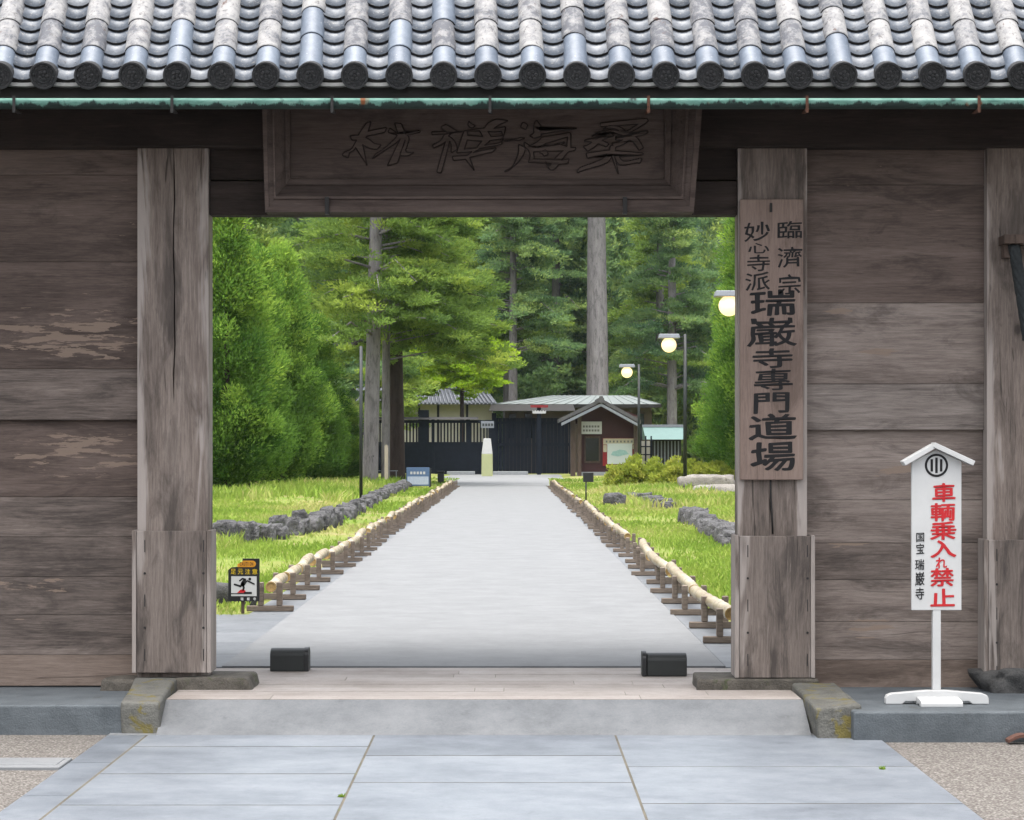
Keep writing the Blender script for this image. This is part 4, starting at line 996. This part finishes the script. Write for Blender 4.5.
mb = MB(); mb.box(k(597.5), k(603.5), YK - .95, YK + 4.5, kz(402.6), kz(398.5)); mb.prism([(k(596), kz(403)), (k(605), kz(403)), (k(602), kz(396.5)), (k(599), kz(396.5))], YK - 1.0, YK - .94); mb.build('ridge', 'slate_tile', rfo)
mb = MB(); mb.box(k(580.5), k(602), YK + .25, YK + .33, kz(434), kz(421.5)); sg = mb.build('white_sign', 'white_paint', ki)
mb = MB(); 
for j in range(2):
    for q in range(6): mb.box(k(583 + q * 2.9), k(585 + q * 2.9), YK + .235, YK + .249, kz(427.5 + j * 4), kz(425.4 + j * 4))
mb.build('sign_marks', 'grey_text', sg)
mb = MB(); mb.box(k(584.5), k(600.5), YK + .34, YK + .399, kz(463), kz(436)); wi = mb.build('window', 'kiosk_wood', ki); mb = MB(); mb.box(k(586), k(599), YK + .32, YK + .339, kz(461), kz(438)); mb.build('pane', 'glass_dark', wi)
mb = MB(); mb.box(k(603), k(638), YK + .33, YK + .399, kz(466), kz(438)); nbd = mb.build('notice_panel', 'map_red', ki)
mb = MB(); mb.box(k(603.5), k(637), YK + .31, YK + .329, kz(444.5), kz(438.5)); mb.box(k(603.5), k(607), YK + .31, YK + .329, kz(452), kz(445)); mb.box(k(633), k(637), YK + .31, YK + .329, kz(449), kz(445)); mb.build('cream_header', 'cream_board', nbd)
mb = MB()
for q in range(8): mb.box(k(606 + q * 3.6), k(607.6 + q * 3.6), YK + .30, YK + .309, kz(442.5), kz(440.5))
mb.build('header_marks', 'grey_text', nbd)
mb = MB(); mb.box(k(607.5), k(632.5), YK + .28, YK + .309, kz(464), kz(441.5 + 2)); mp_ = mb.build('map', 'map_paper', nbd)
mb = MB(); mb.prism([(k(611), kz(455)), (k(618), kz(456.5)), (k(629), kz(454)), (k(626), kz(450.5)), (k(620), kz(449.5)), (k(616), kz(451)), (k(613), kz(451.5))], YK + .265, YK + .279); mb.build('map_shape', 'map_sea', mp_)
mb = MB(); mb.box(k(577), k(641), YK + .1, YK + .4, 0, .28); mb.build('plinth', 'grey_concrete', ki)

# red-white little sign board on the eaves
mb = MB(); Yq = 148.0; mb.box(PX(530.5, Yq), PX(548, Yq), Yq, Yq + .1, PZ(407.5, Yq), PZ(405, Yq), 1)
pts = [(PX(532.5 + 13.5 * i / 10, Yq), PZ(410.2 + (1.2 if i % 2 else 0), Yq)) for i in range(11)]
mb.prism([(PX(532.5, Yq), PZ(413.5, Yq))] + [(PX(546, Yq), PZ(413.5, Yq))] + pts[::-1], Yq, Yq + .08, 0); mb.box(PX(537, Yq), PX(541, Yq), Yq + .1, Yq + .25, 0, PZ(405.5, Yq), 2)
mb.build('eave_sign', ['white_paint', 'map_red', 'black_gate_wood'], None, (PX(538, Yq), Yq, 0), label='small red and white sign standing above the black double gate', cat='sign')

# buildings behind
YL = 158.0
lb = empty('long_building', (PX(574, YL), YL, 0), 'long low building with pale green metal roof behind the kiosk', 'building')
w_ = lambda px: PX(px, YL); wz = lambda py: PZ(py, YL)
mb = MB(); mb.box(w_(505), w_(652), YL, YL + 12, 0, wz(404)); mb.build('wall', 'brown_wall', lb)
mb = MB(); mb.hexa([(w_(492), YL - 1.6, wz(405)), (w_(659), YL - 1.6, wz(405)), (w_(659), YL + 14, wz(405)), (w_(492), YL + 14, wz(405)), (w_(556), YL + 5, wz(394.5) + .05), (w_(632), YL + 5, wz(394.5) + .05), (w_(632), YL + 7.5, wz(394.5) + .05), (w_(556), YL + 7.5, wz(394.5) + .05)]); mb.build('roof', 'green_roof', lb)
mb = MB()
for q in range(15):
    t_ = q / 14; xa, xb = w_(492 + 167 * t_), w_(556 + 76 * t_); mb.tube([(xa, YL - 1.6, wz(405) + .02), (xb, YL + 5, wz(394.5) + .06)], .028, 5)
mb.build('roof_seams', 'green_roof', lb)
mb = MB(); mb.box(w_(491), w_(660), YL - 1.75, YL - 1.55, wz(408), wz(404.6)); mb.build('eave_board', 'dark_trim', lb)
for px in (508, 524, 590, 618, 636):
    mb = MB(); mb.box(w_(px), w_(px + 9), YL - .06, YL - .002, wz(440), wz(412)); f_ = mb.build('window', 'kiosk_wood', lb); mb = MB(); mb.box(w_(px + 1), w_(px + 8), YL - .09, YL - .061, wz(438), wz(414)); mb.build('pane', 'glass_dark', f_)
YW = 172.0
wb = empty('white_hall', (PX(430, YW), YW, 0), 'white plastered hall with grey tiled roof behind the black fence', 'building')
w_ = lambda px: PX(px, YW); wz = lambda py: PZ(py, YW)
mb = MB(); mb.box(w_(310), w_(492), YW, YW + 10, 0, wz(404)); mb.build('wall', 'plaster_wall', wb)
mb = MB(); mb.hexa([(w_(304), YW - 1.5, wz(404.5)), (w_(498), YW - 1.5, wz(404.5)), (w_(498), YW + 11, wz(404.5)), (w_(304), YW + 11, wz(404.5)), (w_(322), YW + 4, wz(380)), (w_(480), YW + 4, wz(380)), (w_(480), YW + 6, wz(380)), (w_(322), YW + 6, wz(380))])
px = 306
while px < 496: mb.tube([(w_(px), YW - 1.55, wz(404)), (w_(px * .82 + 72), YW + 3.9, wz(379.5))], .09, 6); px += 4
mb.build('roof', 'house_tile', wb)
for px in (394, 418, 437, 466):
    mb = MB(); mb.box(w_(px), w_(px + 2.2), YW - .08, YW - .002, 0, wz(404.5)); mb.build('timber_post', 'black_gate_wood', wb)
YH = 146.0
hu = empty('green_roofed_hut', (PX(662, YH), YH, 0), 'small dark hut with pale teal roof among shrubs behind lamps', 'hut')
w_ = lambda px: PX(px, YH); wz = lambda py: PZ(py, YH)
mb = MB(); mb.box(w_(652), w_(681), YH, YH + 2.5, 0, wz(439)); mb.build('wall', 'dark_trim', hu)
mb = MB(); mb.hexa([(w_(645), YH - .9, wz(439.5)), (w_(683), YH - .9, wz(439.5)), (w_(683), YH + 3, wz(439.5)), (w_(645), YH + 3, wz(439.5)), (w_(643), YH + .3, wz(427)), (w_(684), YH + .3, wz(427)), (w_(684), YH + 1.2, wz(427)), (w_(643), YH + 1.2, wz(427))]); mb.build('roof', 'teal_roof', hu)
mb = MB(); mb.box(w_(642.5), w_(685), YH + .25, YH + .4, wz(427), wz(424.5)); mb.build('ridge_board', 'lamp_hood', hu)
mb = MB()
for px in np.arange(654, 681, 3.4): mb.box(w_(px), w_(px + 1.3), YH - .05, YH - .002, .4, wz(441))
mb.build('slats', 'lamp_hood', hu)
mb = MB(); mb.box(PX(641, 145), PX(650, 145), 145, 145.15, .4, PZ(441, 145))
for px in (640, 645, 650.5): mb.box(PX(px, 144.9), PX(px + 1.4, 144.9), 144.85, 144.99, 0, PZ(436, 145), 1)
for py in (446, 454): mb.box(PX(640, 144.9), PX(652, 144.9), 144.8, 144.849, PZ(py + 1.2, 145), PZ(py, 145), 1)
mb.build('lattice_screen', ['plaster_wall', 'black_gate_wood'], None, (PX(646, 145), 145, 0), label='dark lattice screen over white panel between kiosk and hut', cat='screen')
YU = 205.0
ub = empty('hillside_house', (PX(565, YU), YU, 0), 'pale distant house roof glimpsed through forest above the long building', 'building')
mb = MB(); mb.box(PX(552, YU), PX(577, YU), YU, YU + 8, 0, PZ(377, YU)); mb.build('wall', 'plaster_wall', ub)
mb = MB(); mb.hexa([(PX(548, YU), YU - 1, PZ(377, YU)), (PX(581, YU), YU - 1, PZ(377, YU)), (PX(581, YU), YU + 9, PZ(377, YU)), (PX(548, YU), YU + 9, PZ(377, YU)), (PX(556, YU), YU + 3, PZ(366, YU)), (PX(573, YU), YU + 3, PZ(366, YU)), (PX(573, YU), YU + 5, PZ(366, YU)), (PX(556, YU), YU + 5, PZ(366, YU))]); mb.build('roof', 'lamp_hood', ub)

# ------------------------------------------------------------------ thin bluish haze added to lift the far darks
hm = bpy.data.materials.new('air'); hm.use_nodes = True; MATS['air'] = hm; hn = hm.node_tree.nodes; hn.remove(hn['Principled BSDF'])
pv = hn.new('ShaderNodeVolumePrincipled'); pv.inputs['Color'].default_value = (.80, .90, .97, 1); pv.inputs['Density'].default_value = .00006
hm.node_tree.links.new(pv.outputs[0], hn['Material Output'].inputs['Volume'])
mb = MB(); mb.box(-960, 960, -360, 1860, -1.3, 130); mb.build('haze', 'air', kind='stuff')
# ------------------------------------------------------------------ vegetation
def rand_dirs(n):
    v = rng.normal(size=(n, 3)); return v / np.linalg.norm(v, axis=1, keepdims=True)
def leaves(C, Rr, per, size, flat=1.0, up=.3, out=None, tint_c=None, aspect=2.2):
    """small leaf quads spread over puffs: C (n,3) centres, Rr (n,) radii"""
    n = len(C); N = n * per
    idx = np.repeat(np.arange(n), per); dirs = rand_dirs(N); rad = (rng.random(N) ** .45)
    off = dirs * (rad * Rr[idx])[:, None]; off[:, 2] *= flat
    P = C[idx] + off
    ax = dirs * .8 + rng.normal(size=(N, 3)) * .45; ax[:, 2] += up
    if out is not None: ax += out[idx] * .6
    ax /= np.linalg.norm(ax, axis=1, keepdims=True)
    nr = dirs * .9 + rng.normal(size=(N, 3)) * .35; sd = np.cross(nr, ax); sd /= np.linalg.norm(sd, axis=1, keepdims=True) + 1e-9
    s_ = size * rng.uniform(.6, 1.4, N)
    a = ax * (s_ * aspect / 2)[:, None]; b = sd * (s_ / 2)[:, None]
    V = np.stack([P - a, P + b * .9, P + a, P - b * .9], 1)
    t = (tint_c[idx] if tint_c is not None else .5) + rng.normal(size=N) * .07
    return V, t
def conifer_puffs(H, Rm, n, seed, power=.68, z0=.3, lumps=True):
    r_ = np.random.default_rng(seed)
    t = r_.random(n) ** 1.25; z = z0 + t * (H - z0)
    prof = Rm * (1 - t) ** power * (1 - np.exp(-(t + .035) * 9))
    a = r_.random(n) * 2 * np.pi
    lump = 1 + .20 * np.sin(a * 3 + t * 11 + seed) + .16 * np.sin(a * 5 - t * 17)
    k = np.where(r_.random(n) < .8, r_.uniform(.78, 1.05, n), r_.uniform(.3, .8, n))
    rr = prof * lump * k
    C = np.stack([rr * np.cos(a), rr * np.sin(a), z], 1)
    out = np.stack([np.cos(a), np.sin(a), np.full(n, .5)], 1)
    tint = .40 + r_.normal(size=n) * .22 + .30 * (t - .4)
    return C, out, tint, prof
def tree(name, loc, trunk_pts, trunk_r, trunk_mat, V, t, leaf_mat, label, group=None, cat='tree', branches=None):
    e = empty(name, loc, label, cat, group); mb = MB()
    L = Vector(loc); mb.tube([L + Vector(p) for p in trunk_pts], trunk_r, 14, cap=True, tint=.5)
    if branches:
        for pts, r_ in branches: mb.tube([L + Vector(p) for p in pts], r_, 6, tint=.5)
    mb.build('trunk', trunk_mat, e)
    if V is not None: link(np_mesh('crown', V, leaf_mat, t), 'crown', e)
    return e
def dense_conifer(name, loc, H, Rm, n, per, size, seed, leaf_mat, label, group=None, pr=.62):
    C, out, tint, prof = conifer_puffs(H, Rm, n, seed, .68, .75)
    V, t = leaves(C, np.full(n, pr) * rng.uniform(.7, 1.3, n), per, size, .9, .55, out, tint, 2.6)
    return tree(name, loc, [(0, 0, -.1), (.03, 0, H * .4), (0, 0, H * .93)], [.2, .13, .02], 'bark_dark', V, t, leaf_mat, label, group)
GL = 'bushy conifers beside the lawn'
c1 = dense_conifer('conifer', (-9.0, 76, 0), 9.3, 1.85, 250, 380, .054, 1, 'cedar_leaf', 'tall dense green conifer next to the plain gate post', GL)
c2 = dense_conifer('conifer', (-9.0, 84, 0), 8.5, 1.65, 210, 380, .054, 2, 'cedar_leaf', 'bushy cone-shaped conifer, second from the plain gate post', GL)
c3 = dense_conifer('conifer', (-8.75, 92, 0), 9.2, 1.75, 225, 380, .054, 3, 'cedar_leaf', 'slim pointed conifer in the middle of the row by the lawn', GL)
copy_tree(c2, (-8.2, 101, 0), 'dark conifer with lower crown beside the pale paired trunks', 2.1, (.95, .95, .83))
copy_tree(c3, (-7.65, 108, 0), 'short rounded conifer at the end of the row by thin pole', 1.0, (.85, .85, .42))
copy_tree(c1, (-13.2, 90, 0), 'broad conifer rising behind the front conifers of the row', 4.0, (1.1, 1.1, 1.05))
# right-hand conifers
c4 = dense_conifer('conifer', (10.3, 97, 0), 13.5, 2.7, 330, 380, .060, 4, 'cedar_leaf', 'large dense conifer behind the calligraphy post', 'conifers beside the lamps')
copy_tree(c4, (10.6, 109, 0), 'dark bushy conifer just behind the middle lamp', 2.6, (.8, .8, .74))
copy_tree(c4, (11.6, 86, 0), 'bright conifer mostly hidden by the calligraphy post', 1.3, (.95, .95, .9))

def layered_tree(name, loc, H, z0, reach, nb, seed, leaf_mat, bark, label, tr, lean=0, per=34, size=.11, pr=.55, side=None, group=None, flat=.38, taper=.75):
    """tall bare trunk with spreading boughs that carry flat tufts"""
    r_ = np.random.default_rng(seed); C = []; O = []; T = []; br = []
    for k in range(nb):
        t = r_.random(); z = z0 + (H - z0) * t; a = r_.random() * 2 * np.pi
        if side is not None and r_.random() < .6: a = side + r_.normal() * .7
        L = reach * (1 - t * taper) * r_.uniform(.55, 1.1); dz = L * r_.uniform(-.22, .12)
        base = np.array([lean * z / H, 0, z]); dirv = np.array([math.cos(a), math.sin(a), 0])
        tip = base + dirv * L + np.array([0, 0, dz])
        br.append(([tuple(base), tuple(base + dirv * L * .5 + np.array([0, 0, .10 * L])), tuple(tip)], [max(.025, tr * .2), tr * .12, .012]))
        m = int(3 + L * 2.6); tone = r_.normal() * .14
        for q in range(m):
            s_ = .35 + .7 * (q + r_.random()) / m; p_ = base + dirv * L * s_ + np.array([0, 0, dz * s_ + .10 * L * math.sin(math.pi * min(1, s_)) + r_.normal() * .18])
            p_ += np.array([-dirv[1], dirv[0], 0]) * r_.normal() * L * .17
            C.append(p_); O.append(dirv + np.array([0, 0, .3])); T.append(.45 + tone + r_.normal() * .13)
    C = np.array(C); V, t_ = leaves(C, np.full(len(C), pr) * rng.uniform(.65, 1.35, len(C)), per, size, flat, .25, np.array(O), np.array(T), 2.6)
    return tree(name, loc, [(0, 0, -.1), (lean * .02, 0, .5), (lean * .3, .05, H * .3), (lean * .65, -.05, H * .65), (lean, 0, H)], [tr * 1.35, tr * 1.05, tr * .92, tr * .72, tr * .25], bark, V, t_, leaf_mat, label, group, branches=br)
layered_tree('cedar_tree', (PX(370, 104), 104, 0), 24, 6.3, 4.8, 100, 11, 'pine_leaf', 'bark_pale', 'tall cedar with pale trunk, left one of the close pair', .33, .55, side=0.1, per=95, size=.075)
layered_tree('cedar_tree', (PX(385.5, 108), 108, 0), 22, 5.4, 5.6, 80, 12, 'pine_leaf', 'bark_pale', 'tall cedar with pale grey trunk, slimmer one of the close pair', .19, .1, side=-.2, per=95, size=.075)
layered_tree('cedar_tree', (PX(396, 112), 112, 0), 18, 6.0, 5.2, 65, 13, 'pine_leaf', 'bark_dark', 'dark reddish flared trunk cedar behind the wooden stake', .42, -.2, side=0, per=95, size=.075)
layered_tree('maple_tree', (PX(462, 153.5), 153.5, 0), 9.6, 5.2, 4.4, 60, 14, 'maple_leaf', 'bark_dark', 'yellow-green maple with flat sprays over the black fence', .16, 0, per=75, size=.09, pr=.55, flat=.26, taper=.5)
layered_tree('cedar_tree', (PX(598, 178), 178, 0), 34, 21, 6, 50, 15, 'wood_leaf', 'bark_pale', 'giant straight pale cedar trunk rising behind the long building', .86, -.2, per=50, size=.12)
for k, (px, Y, H, z0, tr, lab) in enumerate(((513, 176, 22, 8, .36, 'slim cedar behind the gate roof with bare lower trunk'), (506, 184, 20, 9, .24, 'thin pale trunk cedar just beside the slim one'), (556, 196, 26, 6, .45, 'shadowy cedar standing beside the giant trunk'),
                                              (468, 182, 24, 6, .4, 'leafy cedar towering behind the white hall'), (430, 188, 25, 7, .4, 'tall cedar filling the gap above the maple'), (660, 190, 24, 5, .4, 'cedar spreading above the kiosk lamp'), (672, 180, 22, 6, .4, 'cedar with pale branches above the middle lamp'), (350, 150, 19, 3, .4, 'cedar rising behind the low fence'), (300, 140, 20, 3, .4, 'cedar behind the middle of the conifer row'), (245, 135, 19, 3, .4, 'cedar filling the corner behind the tallest conifer'))):
    layered_tree('cedar_tree', (PX(px, Y), Y, 0), H, z0, 5.6, 85, 30 + k, ('wood_leaf', 'pine_leaf')[k % 2], 'bark_pale' if k in (1, 6) else 'bark', lab, tr, 0, per=80, size=.10, pr=.72)
mb = MB()
for pts in ([(PX(662, 168), 168, PZ(280, 168)), (PX(672, 168), 167.6, PZ(277, 168)), (PX(683, 168), 167.5, PZ(278, 168)), (PX(696, 168), 167.6, PZ(281, 168))], [(PX(694, 168), 168, PZ(222, 168)), (PX(703, 168), 168, PZ(229, 168)), (PX(712, 168), 168, PZ(235, 168))]): mb.tube(pts, [.05, .10, .11, .12][:len(pts)], 6)

# forest mass behind, one body of foliage reaching well past both sides
Vs, Ts = [], []
k = 0
for row, (Y, n, x0, x1) in enumerate(((196, 12, -46, 40), (208, 14, -56, 50), (222, 15, -64, 58), (238, 14, -72, 66))):
    for i in range(n):
        X = x0 + (x1 - x0) * (i + rng.uniform(.2, .8)) / n; H = rng.uniform(19, 27) + row * 3; k += 1
        near = abs(X + 3) < 26
        m = 330 if near else 170
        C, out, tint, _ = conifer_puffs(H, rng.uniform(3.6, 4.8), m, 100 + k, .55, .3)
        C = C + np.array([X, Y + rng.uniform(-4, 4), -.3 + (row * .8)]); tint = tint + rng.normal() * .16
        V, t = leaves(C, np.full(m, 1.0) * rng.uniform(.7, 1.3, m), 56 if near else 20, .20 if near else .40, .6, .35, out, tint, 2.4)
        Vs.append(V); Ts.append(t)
for i in range(60):      # bushes at the foot of the wood
    X = -55 + i * 1.85 + rng.uniform(-.6, .6); Y = rng.uniform(186, 193); hb = rng.uniform(4, 8)
    C = rng.normal(size=(60, 3)) * np.array([.9, .6, 0]) + np.array([X, Y, 0]); C[:, 2] = rng.random(60) * hb; tint = np.full(60, .55) + rng.normal() * .2 + rng.normal(size=60) * .1
    V, t = leaves(C, np.full(60, .9), 50, .20, .7, .4, None, tint, 2.2); Vs.append(V); Ts.append(t)
forest = link(np_mesh('forest', np.concatenate(Vs), 'wood_leaf', np.concatenate(Ts)), 'forest')
tag(forest, 'deep green wood rising as one mass behind the temple buildings', 'forest', kind='stuff')
# side woods so that the garden is closed either side
Vs, Ts = [], []
for sgn in (-1, 1):
    for i in range(16):
        Y = 45 + i * 10; X = sgn * (rng.uniform(16, 22) + Y * .045); H = rng.uniform(12, 18)
        C, out, tint, _ = conifer_puffs(H, rng.uniform(3, 4), 200, 300 + i + sgn * 40, .6, .2); C = C + np.array([X, Y, 0])
        V, t = leaves(C, np.full(200, .85), 20, .28, .7, .4, out, tint, 2.4); Vs.append(V); Ts.append(t)
sw = link(np_mesh('undergrowth', np.concatenate(Vs), 'pine_leaf', np.concatenate(Ts)), 'undergrowth'); tag(sw, 'dense green growth closing both sides of the garden', 'forest', kind='stuff')

# clipped azalea hedge in front of the kiosk and lamps
def shrub(loc, rx, ry, rz, seed, label, n=120, per=60, size=.085):
    r_ = np.random.default_rng(seed); dv = r_.normal(size=(n, 3)); dv /= np.linalg.norm(dv, axis=1, keepdims=True); dv[:, 2] = abs(dv[:, 2])
    kk = r_.uniform(.55, 1, n)[:, None]; C = dv * kk * np.array([rx, ry, rz]) * (1 + .18 * np.sin(dv[:, :1] * 7 + seed))
    V, t = leaves(C, np.full(n, .24), per, size, .8, .5, dv, .5 + r_.normal(size=n) * .2, 2.0)
    e = empty('azalea_shrub', loc, label, 'shrub', 'azalea shrubs before the kiosk'); L = Vector(loc)
    mb = MB()
    for q in range(5): a = q * 1.26; mb.tube([L + Vector((0, 0, -.05)), L + Vector((math.cos(a) * rx * .5, math.sin(a) * ry * .5, rz * .6))], [.04, .015], 6)
    mb.build('stems', 'bark_dark', e); link(np_mesh('foliage', V, 'shrub_leaf', t), 'foliage', e)
shrub((PX(632, 100), 100, 0), 1.0, .9, 1.15, 1, 'yellow-green azalea shrub right under the kiosk map')
shrub((PX(656, 101), 101, 0), 1.1, .9, 1.1, 2, 'yellow-green azalea shrub in front of the lattice screen')
shrub((PX(679, 99), 99, 0), 1.1, .9, 1.1, 3, 'yellow-green azalea shrub below the teal roofed hut')
shrub((PX(704, 98), 98, 0), 1.2, .9, 1.0, 4, 'yellow-green azalea shrub behind the wide pale boulder')
shrub((PX(730, 97), 97, 0), 1.2, .9, 1.0, 5, 'yellow-green azalea shrub half hidden by the calligraphy post')

# weeds in the paving joints
for k, (px, py, n_, lab) in enumerate(((341, 800, 14, 'small green weed in the left long paving joint'), (882, 772, 18, 'green weed tuft at the right edge of the paving'))):
    y_ = GY(py, LOW); x_ = PX(px, y_); C = np.array([[x_, y_, LOW + .02]]) + rng.normal(size=(n_, 3)) * np.array([.007, .014, .003])
    V, t = leaves(C, np.full(n_, .008), 4, .007, .6, .5, None, np.full(n_, .1), 2.6)
    w = link(np_mesh('weed_tuft', V - np.array([x_, y_, LOW]), 'grass_blade', t), 'weed_tuft', None, (x_, y_, LOW)); tag(w, lab, 'weed')
# lawn grass
def grass_patch(n, xa, xb, ya, yb, h0, h1, w):
    y = 1 / (1 / ya + rng.random(n) * (1 / yb - 1 / ya)); x = xa + rng.random(n) * (xb - xa)
    return x, y, rng.uniform(h0, h1, n), np.full(n, w)
Xs, Ys_, Hs, Ws = [], [], [], []
for args in ((90000, -9.5, -2.62, 21.8, 60, .04, .12, .012), (60000, -16, -2.62, 45, 128, .05, .15, .03), (70000, 2.08, 8, 20, 60, .04, .12, .012), (50000, 2.08, 13, 45, 128, .05, .14, .03), (2600, -4.9, -4.3, 36, 54, .12, .30, .012), (5000, -9.5, -4.4, 66, 105, .2, .45, .03), (4000, 3.4, 6.5, 60, 90, .15, .35, .03)):
    a, b, c, d_ = grass_patch(*args); Xs.append(a); Ys_.append(b); Hs.append(c); Ws.append(d_)
X, Y, H, W = (np.concatenate(q) for q in (Xs, Ys_, Hs, Ws))
keep = np.ones(len(X), bool); keep &= ~((X < -2.0) & (Y < 23.0) & (X > -4.7)); X, Y, H, W = X[keep], Y[keep], H[keep], W[keep]
Z = np.array([lawn_h(a, b) for a, b in zip(X, Y)]) - .012
n = len(X); a = rng.random(n) * np.pi; lx, ly = rng.normal(size=n) * H * .35, rng.normal(size=n) * H * .35
B = np.stack([X, Y, Z], 1); Wv = np.stack([np.cos(a) * W, np.sin(a) * W * .6, np.zeros(n)], 1); T = B + np.stack([lx, ly, H], 1); M = B + np.stack([lx * .35, ly * .35, H * .55], 1)
V = np.stack([B, M + Wv, T, M - Wv], 1)
pk = np.array([noise.noise(Vector((p_ * .42 + 20, q_ * .12, 2))) for p_, q_ in zip(X, Y)]); kp = rng.random(len(X)) > np.clip((pk - .05) * 3.5, 0, .93)
V = V[kp]; X = X[kp]; Y = Y[kp]; n = len(X)
pt = np.array([noise.noise(Vector((p_ * .5, q_ * .16, 5))) for p_, q_ in zip(X[::1], Y[::1])])
gr_ = link(np_mesh('grass', V, 'grass_blade', np.where(X > 0, .52, .40) + pt * .85 + rng.normal(size=n) * .14), 'grass'); tag(gr_, 'bright yellow-green lawn grass either side of the path', 'grass', kind='stuff')

bpy.data.objects.remove(_to)
